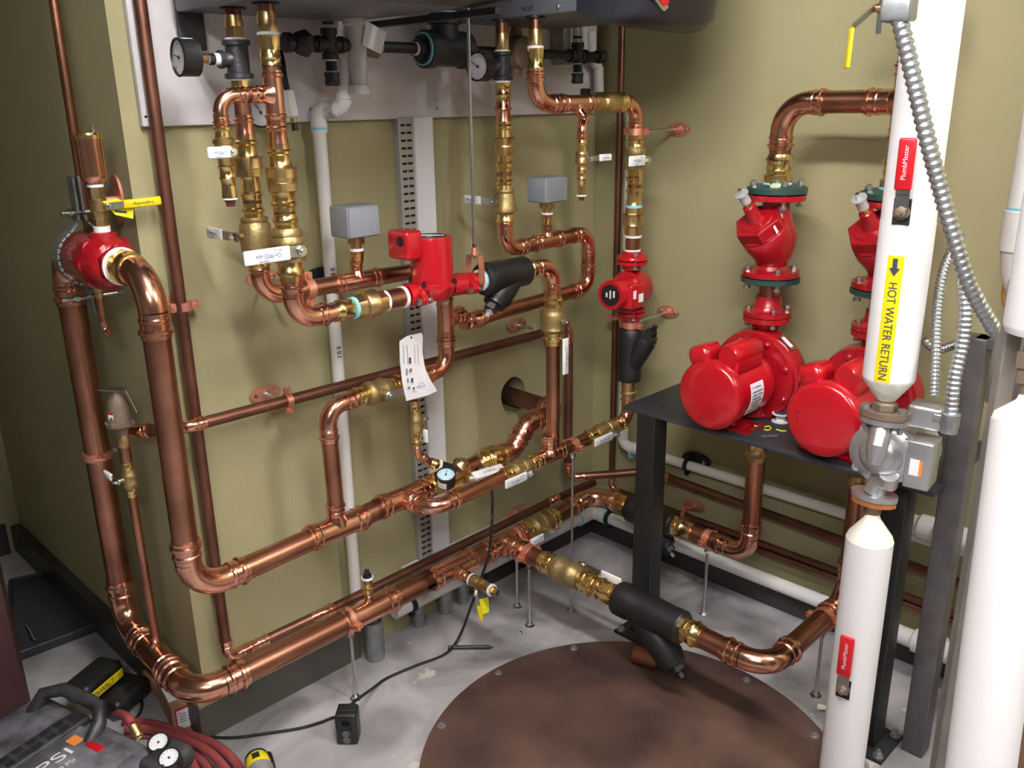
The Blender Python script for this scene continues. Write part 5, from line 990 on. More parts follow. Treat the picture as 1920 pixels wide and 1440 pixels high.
# ============================================================ BIG PUMPS
def big_pump(y0, dpx, dpy, lab1, lab2, lab3, lab4, plate=True):
    c = A(dpx, dpy, y0); xf, z = c[0], c[2] + .005; O = V(P1X, y0, z)
    t = thing('base_mounted_pump', lab1, 'pump', V(-.3, y0, zt)); R_ = .094
    D = V(1, 0, 0)
    MB().lathe(V(xf, y0, z), D, [(-.003, .0), (-.002, .05), (0, R_ * .88), (.004, R_ * .95), (.012, R_), (.036, R_), (.040, R_ * .93), (.155, R_ * .93), (.158, R_ * .945), (.19, R_ * .945), (.20, R_ * .9)], 48).obj('motor', 'red', t)
    for k in range(4): a = math.radians(15 + 90 * k); MB().lathe(V(xf, y0 + R_ * .62 * math.cos(a), z + R_ * .62 * math.sin(a)), -X, [(-.004, .0045), (.004, .0035)], 10).obj('screw', 'red', t)
    for k in range(4): a = math.radians(45 + 90 * k); MB().sphere(V(xf + .026, y0 + (R_ + .001) * math.cos(a), z + (R_ + .001) * math.sin(a)), .004, 10).obj('screw', 'red', t)
    # capacitor cover and terminal hump on top
    MB().lathe(V(xf + .028, y0 - .036, z + R_ + .012), D, [(0, .0), (0, .030), (.008, .036), (.125, .036), (.136, .03), (.137, 0)], 30, sq=(1, .85)).obj('capacitor_cover', 'red', t)
    MB().box(V(xf + .095, y0 - .037, z + R_ - .01), (.13, .058, .045), bev=.008).obj('capacitor_base', 'red', t)
    MB().box(V(xf + .062, y0 + .050, z + R_ + .0), (.085, .068, .056), (X, unit(V(0, 1, -.35)), unit(V(0, .35, 1))), bev=.02).obj('terminal_cover', 'red', t)
    for k in range(3): MB().box(V(xf + .045 + .016 * k, y0 + .045, z + R_ + .028), (.005, .04, .005), (X, unit(V(0, 1, -.35)), unit(V(0, .35, 1))), bev=.002).obj('cover_rib', 'red', t)
    # bracket, volute
    MB().lathe(V(xf + .19, y0, z), D, [(0, .06), (.03, .07), (.06, .06)], 30).obj('bracket', 'redcast', t)
    vx0 = xf + .225; VR = .125
    MB().lathe(V(vx0, y0, z), D, [(-.004, .085), (-.002, VR * .98), (.012, VR), (.014, VR * 1.05), (.05, VR * 1.1), (.075, VR * 1.02), (.1, VR * .7), (.105, .03)], 48).obj('volute', 'redcast', t)
    for k in range(8): a = math.radians(22 + 45 * k); MB().lathe(V(vx0 - .004, y0 + VR * .88 * math.cos(a), z + VR * .88 * math.sin(a)), -X, [(-.002, .009, 'h'), (.006, .008, 'h'), (.008, .005)], 12).obj('bolt', 'redcast', t)
    if plate:
        nn = unit(V(-.08, -.55, .8)); a = math.radians(53); q = V(vx0 + .032, y0 - VR * 1.085 * math.cos(a), z + VR * 1.085 * math.sin(a)); rr = V(0, -math.cos(a), math.sin(a)); uu = V(0, -math.sin(a), -math.cos(a))
        MB().box(q, (.05, .022, .003), (uu, X, rr)).obj('nameplate', 'steel', t); MB().box(q + rr * .0018 - uu * .002, (.036, .014, .0006), (uu, X, rr)).obj('nameplate_field', 'paper', t, smooth=False)
    # neck up to the discharge
    zf = A(0, 0, 0)[2] if 0 else None
    ax = Ax(V(P1X, y0, 0), Z, 1); return t, ax, z, xf, vx0, VR, R_
def dress(y0, t, ax, z, xf, vx0, VR, R_, v, lab_valve, lab_pipe, lab_f):
    """v: picture rows of the flanges of this pump and of the triple duty valve"""
    zf0, zf1 = ax.at(v['pf1']), ax.at(v['pf0'])
    MB().lathe(V(P1X, y0, z), Z, [(.04, .05), (VR * .9, .042), (zf0 - z - .03, .036), (zf0 - z - .008, .05), (zf0 - z - .006, .066), (zf0 - z + .008, .066)], 32).obj('discharge_neck', 'redcast', t)
    MB().lathe(V(vx0 + .0, y0, z), -Z, [(.04, .05), (z - zt - .03, .045), (z - zt - .004, .05)], 24).obj('suction_neck', 'redcast', t)
    MB().lathe(V(P1X, y0, zf0 + .010), Z, [(0, .066), (.013, .066), (.014, .045), (.022, .038), (zf1 - zf0 + .004, .034)], 32).obj('companion_flange', 'redcast', t)
    for s in (-1, 1):
        for q_ in (-1, 1): MB().lathe(V(P1X + s * .038, y0 + q_ * .038, zf0 - .012), Z, [(-.008, .008, 'h'), (0, .008, 'h'), (0, .005), (.04, .005), (.04, .0085, 'h'), (.048, .0085, 'h')], 12).obj('bolt', 'steel', t)
    MB().prism([V(xf + .07, y0 - .085, zt), V(xf + .16, y0 - .085, zt), V(xf + .16, y0 + .085, zt), V(xf + .07, y0 + .085, zt)], V(0, 0, .006)).obj('foot', 'red', t)
    MB().prism([V(xf + .09, y0 - .06, zt + .006), V(xf + .13, y0 - .06, zt + .006), V(xf + .13, y0 - .03, z - R_ * .8), V(xf + .13, y0 + .03, z - R_ * .8), V(xf + .13, y0 + .06, zt + .006)][0:2] + [V(xf + .13, y0 - .03, z - R_ * .85), V(xf + .09, y0 - .03, z - R_ * .85)], V(0, .06, 0)).obj('foot_rib', 'red', t)
    # copper nipple
    zg1, zg0 = ax.at(v['gf1']), ax.at(v['gf0'])      # lower green flange bottom and top
    n_ = thing('copper_pipe', lab_pipe, 'pipe', V(P1X, y0, zf1)); straight(n_, V(P1X, y0, zf1), V(P1X, y0, zg1 + .002), .0285, 'cu'); MB().lathe(V(P1X, y0, zf1 + .002), Z, [(0, .0305), (.005, .0305)]).obj('tape_ring', 'tape', n_)
    tv = thing('triple_duty_valve', lab_valve, 'valve', V(P1X, y0, zg1)); RF = .079
    MB().lathe(V(P1X, y0, zg1), Z, [(0, .045), (.004, .066), (.008, RF), (.020, RF), (.022, RF * .9)], 44).obj('green_flange', 'green', tv)
    h1 = zg1 + .0245; MB().lathe(V(P1X, y0, h1), Z, [(0, RF * .97), (.014, RF * .97), (.018, .045), (.03, .038)], 44).obj('flange', 'redcast', tv)
    zT = ax.at(v['rf1']); zU = ax.at(v['tf0'])       # underside of upper red flange, top of upper green flange
    MB().lathe(V(P1X, y0, zT), Z, [(-.05, .033), (-.008, .036), (0, RF * .98), (.014, RF * .98), (.015, RF * .9)], 44).obj('flange', 'redcast', tv)
    MB().lathe(V(P1X, y0, zT + .0165), Z, [(0, RF * .9), (.002, RF), (.016, RF), (.022, RF * .85), (.024, .045)], 44).obj('green_flange', 'green', tv); MB().lathe(V(P1X, y0, zT + .04), Z, [(0, .038), (.005, .036)], 24).obj('sealant_ring', 'dope', tv)
    B0 = V(P1X + .0, y0 + .0, h1 + .07); L_ = zT - h1
    # body: bulb with angled bonnet
    mb = MB().lathe(V(P1X + .0, y0, h1 + .015), Z, [(0, .036), (.02, .042), (.04, .054), (.07, .062), (.10, .062), (.125, .05), (L_ - .03, .036), (L_ - .01, .034)], 36)
    bd_ = unit(V(-.62, .16, .76)); C0 = V(P1X - .012, y0, h1 + .085)
    mb.lathe(C0, bd_, [(-.02, .055), (.02, .064), (.052, .064), (.056, .060)], 36); mb.obj('body', 'redcast', tv, ang=50)
    MB().lathe(C0 + bd_ * .056, bd_, [(0, .063), (.002, .063), (.004, .066, 'h'), (.034, .066, 'h'), (.036, .062, 'h'), (.036, .046), (.040, .044), (.040, .024), (.05, .02), (.085, .017), (.087, .014)], 36, up=V(0, 1, 0)).obj('bonnet', 'redcast', tv, ang=25)
    MB().box(C0 + bd_ * .075 + np.cross(bd_, Yv) * 0 + V(-.01, -.0585, -.004), (.022, .001, .03), (unit(V(.76, 0, .62)), Yv, bd_)).obj('label', 'paper', tv, smooth=False)
    tip = C0 + bd_ * .142
    MB().lathe(tip, bd_, [(0, .011), (.012, .011), (.014, .013)], 18).obj('gland', 'brass', tv)
    MB().lathe(tip + bd_ * .012, bd_, [(0, .011), (.002, .0135), (.03, .0135), (.031, .0185), (.033, .0185)], 22).obj('indicator_sleeve', 'galvbright', tv); MB().lathe(tip + bd_ * .045, bd_, [(0, .006, 'q'), (.014, .006, 'q')], 12).obj('spindle', 'steel', tv)
    for s, q_ in ((-1, -1), (-1, 1), (1, -1), (1, 1)):
        for zz_, ll in ((zg1 - .004, .052), (zT - .014, .062)):
            MB().lathe(V(P1X + s * .045, y0 + q_ * .045, zz_), Z, [(-.006, .0095, 'h'), (.002, .0095, 'h'), (.002, .0055), (ll - .008, .0055), (ll - .008, .0095, 'h'), (ll, .0095, 'h'), (ll, .005), (ll + .005, .005)], 12).obj('bolt', 'steel', tv)
    return zT + .042
a_ = big_pump(P1Y, 1326, 747, 'nearer big red pump whose motor hangs over the left end of the steel table', 0, 0, 0)
q = dress(P1Y, *a_, dict(pf1=596, pf0=562, gf1=532, gf0=514, rf1=374, tf0=345), 'red angled check valve with green flanges over the nearer big pump, fully visible', 'short copper nipple above the nearer big red pump', 0)
t, ax1, z1_, xf1, vx1, VR, R_ = a_
# motor data label wrapped on the side of the near motor
def wrap_label(root, xa, xb, yc, zc, R_, a0, a1, m='paper'):
    vs = []; fs = []; n = 10
    for k in range(n + 1):
        a = math.radians(a0 + (a1 - a0) * k / n); d = V(0, -math.cos(a), math.sin(a))
        for x_, r_ in ((xa, R_), (xb, R_), (xb, R_ - .0015), (xa, R_ - .0015)): vs.append(V(x_, yc, zc) + d * r_)
    for k in range(n):
        for q in range(4): fs.append((4 * k + q, 4 * k + (q + 1) % 4, 4 * (k + 1) + (q + 1) % 4, 4 * (k + 1) + q))
    fs += [(0, 3, 2, 1), tuple(4 * n + i for i in range(4))]; return MB().add(vs, fs).obj('motor_label', m, root)
for (tt, yy, zz_, xf_) in ((t, P1Y, z1_, xf1),):
    lb = wrap_label(tt, xf_ + .072, xf_ + .135, yy, zz_, R_ * .93 + .0008, -38, 22)
    for k, (a, x_, w_) in enumerate(((15, .08, .008), (14, .105, .03), (6, .104, .05), (0, .09, .02), (0, .118, .02), (-6, .10, .04), (-12, .105, .05), (-18, .1, .04), (-24, .108, .03), (-30, .1, .045))):
        aa = math.radians(a); d = V(0, -math.cos(aa), math.sin(aa)); MB().box(V(xf_ + x_, yy, zz_) + d * (R_ * .93 + .0011), (w_, .0025, .0004), (X, np.cross(d, X), d)).obj('print_line', 'inkr' if k == 0 else 'ink', lb, smooth=False)
a2_ = big_pump(P2Y, 1538, 793, 'farther big red pump partly hidden by the white insulated hot water pipe', 0, 0, 0)
q2 = dress(P2Y, *a2_, dict(pf1=624, pf0=590, gf1=556, gf0=538, rf1=386, tf0=355), 'red angled check valve with green flanges half hidden behind the white insulated pipe', 'short copper nipple above the farther big red pump', 0)
# discharge piping
zH = (A(1560, 192, P1Y - .15)[2]); zH = B(1560, 192, P1X)[2]
dp = thing('copper_pipe', 'wide copper discharge bend joining the tops of the two big pump columns', 'pipe', V(P1X, P1Y, q))
def bras(root, x, y, z):
    MB().lathe(V(x, y, z - .002), Z, [(0, .034), (.002, .038, 'h'), (.024, .038, 'h'), (.026, .031), (.036, .031), (.038, .033), (.05, .031), (.058, .032), (.064, .037), (.070, .032), (.078, .03)], 28).obj('brass_adapter', 'brass', root)
bras(dp, P1X, P1Y, q); zj = zH
run(dp, [V(P1X, P1Y, q + .06), V(P1X, P1Y, zH), V(P1X, P2Y, zH + .002)], .0275, 'cu', 'cuf', Rb=.075, sl=.042)
tee(dp, V(P1X, P2Y, zH), Z, Yv, .0275, .0275, h=.05, bl=.05); straight(dp, V(P1X, P2Y, q2 + .04), V(P1X, P2Y, 2.6), .0245, 'cu'); bras(dp, P1X, P2Y, q2)
# upper bronze valve with drooping yellow lever
t = thing('ball_valve', 'bronze valve at the top with a yellow lever drooping down', 'valve', V(P1X, P2Y, 1.84)); zv = B(1674, 18, P1X)[2] - .062
MB().lathe(V(P1X, P2Y, zv), Z, [(0, .028), (.02, .032, 'h'), (.035, .032, 'h'), (.04, .045), (.08, .05), (.12, .045), (.125, .032, 'h'), (.14, .032, 'h')], 28).obj('valve_body', 'bronze', t)
vq = V(P1X, P2Y, zv + .062); sd = unit(V(-.75, .66, .0)); MB().lathe(vq, sd, [(.03, .03), (.055, .028), (.055, .026, 'h'), (.08, .026, 'h'), (.082, .012), (.1, .008)], 22).obj('bonnet', 'brassd', t)
s0 = vq + sd * .098; p1 = A(1598, 55, s0[1]); e1 = s0 + V(-.008, -.0, -.022) ; e2 = A(1597, 52, s0[1] - .0); e3 = A(1588, 128, s0[1])
d = unit(e2 - s0); MB().box((s0 + e2) / 2, (np.linalg.norm(e2 - s0), .018, .003), (d, unit(np.cross(d, sd)), np.cross(d, unit(np.cross(d, sd))))).obj('lever', 'steel', t, smooth=False)
d = unit(e3 - e2); lat = unit(np.cross(d, V(-.67, -.67, 0))); MB().box((e2 + e3) / 2, (np.linalg.norm(e3 - e2), .008, .02), (d, lat, np.cross(d, lat)), bev=.003).obj('grip', 'yellow', t)
MB().box(s0 + V(.01, -.01, -.03), (.002, .012, .05)).obj('lock_tab', 'steel', t, smooth=False)
# loose wires below the near motor
t = MB().tube([TP(1438, 757, .03), TP(1440, 765, .02), TP(1445, 778, .006), TP(1442, 782, .004)], .0014, 8).obj('wire', 'steel'); tag(t, 'thin grey wires trailing from the nearer big red motor', 'wire')

# ============================================================ INSULATED PIPES, SILVER PUMP, CONDUITS, POSTS
hx0, hy0 = -.592, -1.292; HW = Ax(V(hx0, hy0, 0), Z, 1); RI = .0525; tc = unit(CAM * V(1, 1, 0) - V(hx0, hy0, 0)); tr_ = np.cross(tc, Z) * -1; tr_ = np.cross(Z, tc)
zc0, zc1 = HW.at(706), HW.at(748)
hw = thing('insulated_pipe', 'white insulated hot water return pipe with yellow sticker and red lever', 'insulated pipe', V(hx0, hy0, zc1))
MB().lathe(V(hx0, hy0, zc1), Z, [(0, .020), (.006, .024), (zc0 - zc1 - .006, RI * .97), (zc0 - zc1, RI)], 48).obj('end_cone', 'plaster', hw)
zj_ = HW.at(415); MB().lathe(V(hx0, hy0, zc0), Z, [(0, RI), (zj_ - zc0, RI), (zj_ - zc0, RI * .985), (2.6 - zc0, RI * .985)], 64).obj('jacket', 'insul', hw)
def patch(root, az, half, z0, z1, R_, m, name):
    vs = []; fs = []; n = 8
    for k in range(n + 1):
        a = az + half * (2 * k / n - 1); d = tc * math.cos(a) + tr_ * math.sin(a)
        for z_, r_ in ((z0, R_), (z1, R_), (z1, R_ - .001), (z0, R_ - .001)): vs.append(V(hx0, hy0, z_) + d * r_)
    for k in range(n):
        for q in range(4): fs.append((4 * k + q, 4 * k + (q + 1) % 4, 4 * (k + 1) + (q + 1) % 4, 4 * (k + 1) + q))
    return MB().add(vs, fs).obj(name, m, root)
sgn = -1 if (RC @ tr_)[0] > 0 else 1     # tr_ as seen in the picture: choose the side left of the middle
az = sgn * .26; st_ = patch(hw, az, .30, HW.at(705), HW.at(473), RI + .0006, 'yellow', 'sticker')
dn = tc * math.cos(az) + tr_ * math.sin(az); rgt = np.cross(Z, dn) if (RC @ np.cross(Z, dn))[0] > 0 else -np.cross(Z, dn)
zmid = (HW.at(522) + HW.at(700)) / 2; text('HOT WATER RETURN', V(hx0, hy0, zmid) + dn * (RI + .0016), -Z, rgt, .024, 'ink', st_, width=HW.at(522) - HW.at(700))
za_, zb_ = HW.at(478), HW.at(510); o = V(hx0, hy0, 0) + dn * (RI + .0016); mb = MB(); w = rgt * .0045
mb.prism([o + Z * za_ - w, o + Z * za_ + w, o + Z * (za_ * .4 + zb_ * .6) + w, o + Z * (za_ * .4 + zb_ * .6) - w], dn * .0006); mb.prism([o + Z * (za_ * .45 + zb_ * .55) - w * 2.3, o + Z * (za_ * .45 + zb_ * .55) + w * 2.3, o + Z * zb_], dn * .0006); mb.obj('arrow', 'ink', st_, smooth=False)
def red_lever(root, ax, vb, vt, R_, off, logo=True):
    c = ax.pt(vb); dd = dn; P = c + dd * (R_ - .004) + rgt * off; top = ax.pt(vt)[2]
    MB().box(P + dd * -.006, (.032, .022, .05), (rgt, dd, Z)).obj('cutout', 'dark', root, smooth=False)
    MB().lathe(P, dd, [(0, .016), (.008, .016), (.008, .011, 'h'), (.017, .011, 'h'), (.018, .006), (.024, .005)], 18).obj('stem_nut', 'castbrown', root)
    lv = MB().box(P + dd * .010 + Z * .018, (.026, .003, .056), (rgt, dd, Z)).obj('lever', 'steel', root, smooth=False); h = top - P[2] - .042
    g = MB().box(P + dd * .016 + Z * (.042 + h / 2), (.032, .009, h), (rgt, dd, Z), bev=.004).obj('grip', 'redgrip', lv); MB().box(P + dd * .013 + Z * .045, (.02, .008, .02), (rgt, dd, Z)).obj('lever_bend', 'steel', lv, smooth=False)
    text('PlumbMaster', P + dd * .0212 + Z * (.045 + h * .5), Z, -rgt, .013, 'inkw', lv, width=h * .66)
red_lever(hw, HW, 392, 256, RI, -.0)
# lower piece
HL = Ax(V(-.597, -1.296, 0), Z, 1); zl1 = HL.at(1010); zl2 = HL.at(972); RL = .0505
lo_ = thing('insulated_pipe', 'white insulated pipe standing on the floor below the silver pump, with red lever', 'insulated pipe', V(-.597, -1.296, 0))
MB().lathe(V(-.597, -1.296, 0), Z, [(0, RL), (zl1, RL)], 64).obj('jacket', 'insul', lo_); MB().lathe(V(-.597, -1.296, zl1), Z, [(0, RL * .99), (.01, RL * .93), (zl2 - zl1, .018), (zl2 - zl1 + .012, .014)], 40).obj('end_cone', 'plaster', lo_)
c = HL.pt(1272); red_lever(lo_, HL, 1272, 1172, RL, -.004)
# silver pump
t = thing('circulator_pump', 'old silver circulator pump with rusty flanges on the white insulated pipe', 'pump', HW.pt(850))
F1 = [(745, 10), (749, 14), (757, 15), (760, 19)]
MB().lathe(HW.pt(752), -Z, [(-.012, .02), (0, .019), (.004, .026, 'h'), (.018, .026, 'h'), (.019, .02)], 24).obj('union_nut', 'castbrown', t)
def oval(root, c, name, m, th, rx=.052, ry=.034):
    pts = []
    for j in range(32):
        a = 2 * math.pi * j / 32; pts.append(c + rgt * rx * math.cos(a) * (1 - .10 * math.sin(a) ** 2) + dn * ry * math.sin(a))
    return MB().prism(pts, -Z * th).obj(name, m, root)
zA_ = HW.pt(768); oval(t, zA_, 'upper_flange', 'castbrown', .015); oval(t, zA_ - Z * .017, 'pump_flange', 'alu', .012, .05, .032)
for s in (-1, 1): MB().lathe(zA_ + rgt * s * .037 + dn * .004, Z, [(-.045, .007, 'h'), (-.036, .007, 'h'), (-.036, .005), (0, .005), (0, .011, 'h'), (.008, .011, 'h')], 14).obj('bolt', 'galv', t)
MB().lathe(HW.pt(930), -Z, [(-.006, .030), (0, .03)], 24).obj('outlet_hub', 'alu', t); zB_ = HW.pt(923); oval(t, zB_, 'pump_flange', 'alu', .012, .05, .034); oval(t, zB_ - Z * .013, 'lower_flange', 'rust', .012, .048, .032)
MB().lathe(zB_ - Z * .025, -Z, [(0, .022), (.012, .02, 'h'), (.022, .019), (zB_[2] - .025 - zl2, .014)], 22).obj('nipple', 'castbrown', t)
VC = HW.pt(852) + dn * .004 + rgt * .004
MB().lathe(VC - dn * .03, dn, [(0, .062), (.006, .070), (.022, .070), (.026, .064), (.030, .057), (.032, .047), (.048, .036), (.052, .026), (.053, .01)], 44).obj('volute', 'alu', t)
mb = MB().tube([zA_ - Z * .02, zA_ - Z * .04 + dn * .006, VC + dn * .035 + Z * .03, VC + dn * .042 - Z * .005], .024, 22, rad=[.020, .022, .022, .014]); mb.obj('inlet_neck', 'alu', t)
MB().tube([VC - Z * .035 + rgt * .025 + dn * .01, VC - Z * .055 + rgt * .022, zB_ + Z * .03 + rgt * .006, zB_ + Z * .002], .024, 22, rad=[.02, .024, .022, .024]).obj('outlet_neck', 'alu', t)
for a in (40, 130, 220, 320): q = VC - dn * .012 + (rgt * math.cos(math.radians(a)) + Z * math.sin(math.radians(a))) * .066; MB().lathe(q, dn, [(-.01, .009), (.008, .009), (.008, .0045), (.004, .004)], 14).obj('corner_lug', 'alu', t)
md = unit(-dn * .85 + rgt * .5); MB().lathe(VC - dn * .03, md, [(0, .055), (.03, .052), (.11, .05), (.115, .04)], 36).obj('motor', 'alu', t)
cb = VC + rgt * .078 - dn * .03 - Z * .004; bx = MB().box(cb, (.052, .07, .105), (unit(rgt + dn * .0), dn, Z), bev=.003).obj('control_box', 'alu', t)
fq = cb + dn * .0355; MB().box(fq + Z * -.004 - rgt * .004, (.024, .001, .036), (rgt, dn, Z)).obj('label', 'paper', bx, smooth=False); MB().box(fq + Z * -.004 + rgt * .006, (.006, .0014, .036), (rgt, dn, Z)).obj('label_band', 'orange', bx, smooth=False)
ub = HW.pt(775) + rgt * .074 - dn * .045; MB().box(ub, (.07, .06, .05), (rgt, dn, Z), bev=.008).obj('junction_box', 'alu', t)
for q_, rr in ((VC + dn * .0585 - rgt * .012 + Z * .012, .007), (zB_ + dn * .034 - rgt * .014 + Z * .0, .012), (HW.pt(888) + dn * .03 - rgt * .012, .01)): MB().sphere(q_, rr, 12, (1, 1, 1)).obj('rust_spot', 'rust', t) if 0 else None
# flexible conduits
def flex(label, pix, od, pitch, m='flexmetal', depth_=None):
    P = [CAM + ray(a, b) * d for a, b, d in pix]; out = []; n = len(P)
    for i in range(n - 1):
        p0 = P[max(i - 1, 0)]; p1 = P[i]; p2 = P[i + 1]; p3 = P[min(i + 2, n - 1)]; L = np.linalg.norm(p2 - p1); k = max(3, int(L / pitch * 6))
        for j in range(k): s = j / k; out.append(.5 * ((2 * p1) + (-p0 + p2) * s + (2 * p0 - 5 * p1 + 4 * p2 - p3) * s * s + (-p0 + 3 * p1 - 3 * p2 + p3) * s ** 3))
    out.append(P[-1]); s = 0; rad = []; rs = []
    for i, p in enumerate(out):
        if i: s += np.linalg.norm(out[i] - out[i - 1])
        rs.append(od / 2 * (.90 + .10 * math.cos(2 * math.pi * s / pitch)))
    o = MB().tube(out, 0, 16, rad=rs).obj('conduit', m, ang=80); return tag(o, label, 'conduit')
fl = flex('largest ribbed metal conduit sweeping down in front of the white insulated pipe', [(1668, -60, 1.46), (1680, 10, 1.46), (1695, 70, 1.46), (1718, 170, 1.47), (1741, 270, 1.48), (1765, 360, 1.5), (1790, 450, 1.52), (1820, 540, 1.55), (1866, 622, 1.6)], .0295, .0128)
flex('thin ribbed conduit dropping behind the large one to the silver pump box', [(1800, 440, 1.84), (1782, 475, 1.83), (1766, 520, 1.82), (1757, 590, 1.81), (1755, 660, 1.80), (1752, 742, 1.79)], .0215, .0085)
flex('ribbed conduit right of the thin one ending on the silver control box', [(1800, 470, 1.72), (1806, 530, 1.72), (1810, 590, 1.72), (1803, 650, 1.73), (1790, 710, 1.74), (1782, 790, 1.76)], .0275, .0105)
flex('short pale ribbed conduit crossing behind the two upright conduits', [(1732, 636, 1.95), (1742, 648, 1.95), (1762, 655, 1.96), (1785, 648, 1.97), (1802, 640, 2.0)], .02, .008)
cc = CAM + ray(1686, 14) * 1.46; t = tag(MB().box(cc, (.05, .045, .045), (rgt, dn, Z), bev=.006).obj('conduit_connector', 'galv'), 'grey die cast conduit connector at the top of the largest conduit', 'conduit fitting')
cc = CAM + ray(1780, 800) * 1.765; t = thing('conduit_connector', 'zinc conduit connector clamped on top of the silver control box', 'conduit fitting', cc); MB().lathe(cc, Z, [(-.012, .0165), (0, .0165), (.002, .018), (.028, .018), (.03, .015)], 22).obj('collar', 'galv', t); MB().box(cc + Z * .014 - rgt * .022, (.02, .014, .018), (rgt, dn, Z), bev=.003).obj('screw_clamp', 'galv', t)
# posts of the pipe rack
def post(label, px, py, d, wx, wy, m, ztop, yaw=0, name='steel_post'):
    P = CAM + ray(px, py) * d; c, s = math.cos(yaw), math.sin(yaw); o = MB().box((P[0], P[1], ztop / 2), (wx, wy, ztop), (V(c, s, 0), V(-s, c, 0), Z), bev=.003).obj(name, m); return o, P
zpt = (CAM + ray(1828, 606) * 2.02)[2]
o, PP = post('', 1793, 900, 2.02, .052, .052, 'postgrey', zpt); tag(o, 'dark grey steel post between the silver pump and the big right insulated pipe', 'post')
PT = V(PP[0], PP[1], zpt); q = CAM + ray(1905, 640) * 1.9
tag(MB().box((PT + V(.0, -.15, -.01)), (.045, .30, .02)).obj('steel_rail', 'postgrey'), 'grey steel rail on top of the dark grey post', 'rail')
o, P5 = post('', 1817, 1100, 1.66, .022, .03, 'postbeige', 1.30, .8); tag(o, 'greyish beige steel post hugging the big right insulated pipe', 'post')
c = CAM + ray(1905, 690) * 1.72; tag(MB().box(c, (.09, .012, .16), (rgt, dn, Z), bev=.01).obj('gusset_plate', 'postbeige'), 'grey beige steel gusset plate behind the brown union at the right edge', 'plate')
# big right insulated pipe
q0 = CAM + ray(1926, 790) * 1.46; q1 = CAM + ray(1838, 1440) * 1.52; d = unit(q0 - q1); qb = q1 - d * (q1[2] / d[2]); Lq = np.linalg.norm(q0 - qb); R5 = .054
rp_ = thing('insulated_pipe', 'big white insulated pipe at the right edge standing on the floor', 'insulated pipe', qb)
MB().lathe(qb, d, [(0, R5), (Lq, R5)], 64).obj('jacket', 'insul', rp_); MB().lathe(qb + d * Lq, d, [(0, R5 * .99), (.012, R5 * .93), (.035, .02), (.045, .017)], 40).obj('end_cone', 'plaster', rp_)
un = thing('pipe_union', 'old brown pipe union at the right edge between two white insulated pipes', 'pipe fitting', qb + d * (Lq + .05)); MB().lathe(qb + d * (Lq + .04), d, [(0, .017), (.02, .019), (.022, .026, 'h'), (.045, .026, 'h'), (.047, .03, 'h'), (.075, .03, 'h'), (.077, .02), (.13, .018)], 26).obj('union_body', 'castbrown', un)
u0 = CAM + ray(1951, 600) * 1.44; tp = thing('insulated_pipe', 'white insulated pipe cut by the top right edge of the picture', 'insulated pipe', u0)
MB().lathe(V(u0[0], u0[1], u0[2] - .022), Z, [(0, R5 * .9), (.01, R5 * .98), (.014, R5), (2.6 - u0[2], R5)], 56).obj('jacket', 'insul', tp)
# plastic fitting, yellow bag and carton at the right edge
p = CAM + ray(1915, 430) * 1.93; t = thing('pvc_pipe', 'white plastic drain pipe with coupling at the upper right edge', 'pipe', p)
MB().lathe(V(p[0], p[1], p[2] - .05), Z, [(-.09, .012), (-.05, .028), (0, .034), (.004, .04), (.05, .04), (.09, .04), (.092, .034), (1.0, .034)], 36).obj('coupling', 'pvc', t)
MB().lathe(V(p[0], p[1], p[2] + .042), Z, [(0, .0345), (.006, .0355)], 30).obj('primer_ring', 'dope', t)
p = CAM + ray(1905, 545) * 2.0; tag(MB().sphere(p, .05, 20, (.5, .6, 1.1)).obj('plastic_bag', 'bagyellow'), 'amber yellow object peeping out behind the right edge pipe', 'bag')
p = FL(1925, 1425, 0); cz = thing('carton', 'tan carton with printed lines behind the big right pipe', 'box', V(p[0] - .06, p[1] - .14, 0)); nn = unit(V(-.7, -.7, 0)); uu = unit(V(.7, -.7, 0)); o = V(p[0] - .07, p[1] - .12, .15); MB().box(o - nn * .1, (.2, .2, .3), (uu, nn, Z)).obj('box', 'cardboard', cz, smooth=False)
for k in range(9): MB().box(o + nn * .001 + Z * (.12 - k * .02) - uu * .03, (.09, .001, .006), (uu, nn, Z)).obj('print_line', 'ink', cz, smooth=False)
# large plastic couplings low behind the rack
for (a, b, dd, lb) in ((1740, 990, 2.55, 'upper white plastic coupling low on the right wall behind the dark post'), (1728, 1205, 2.42, 'lower white plastic coupling low on the right wall behind the dark post')):
    p = CAM + ray(a, b) * dd; p = B(a, b, -.075); t = thing('pvc_coupling', lb, 'pipe fitting', p, 'white couplings behind the rack')
    MB().lathe(p + Yv * .06, -Yv, [(0, .026), (.04, .026), (.04, .034), (.085, .034), (.085, .040), (.12, .040), (.12, .031), (.2, .031), (.2, .036), (.27, .036), (.272, .026), (.6, .026)], 32).obj('coupling', 'pvc', t)
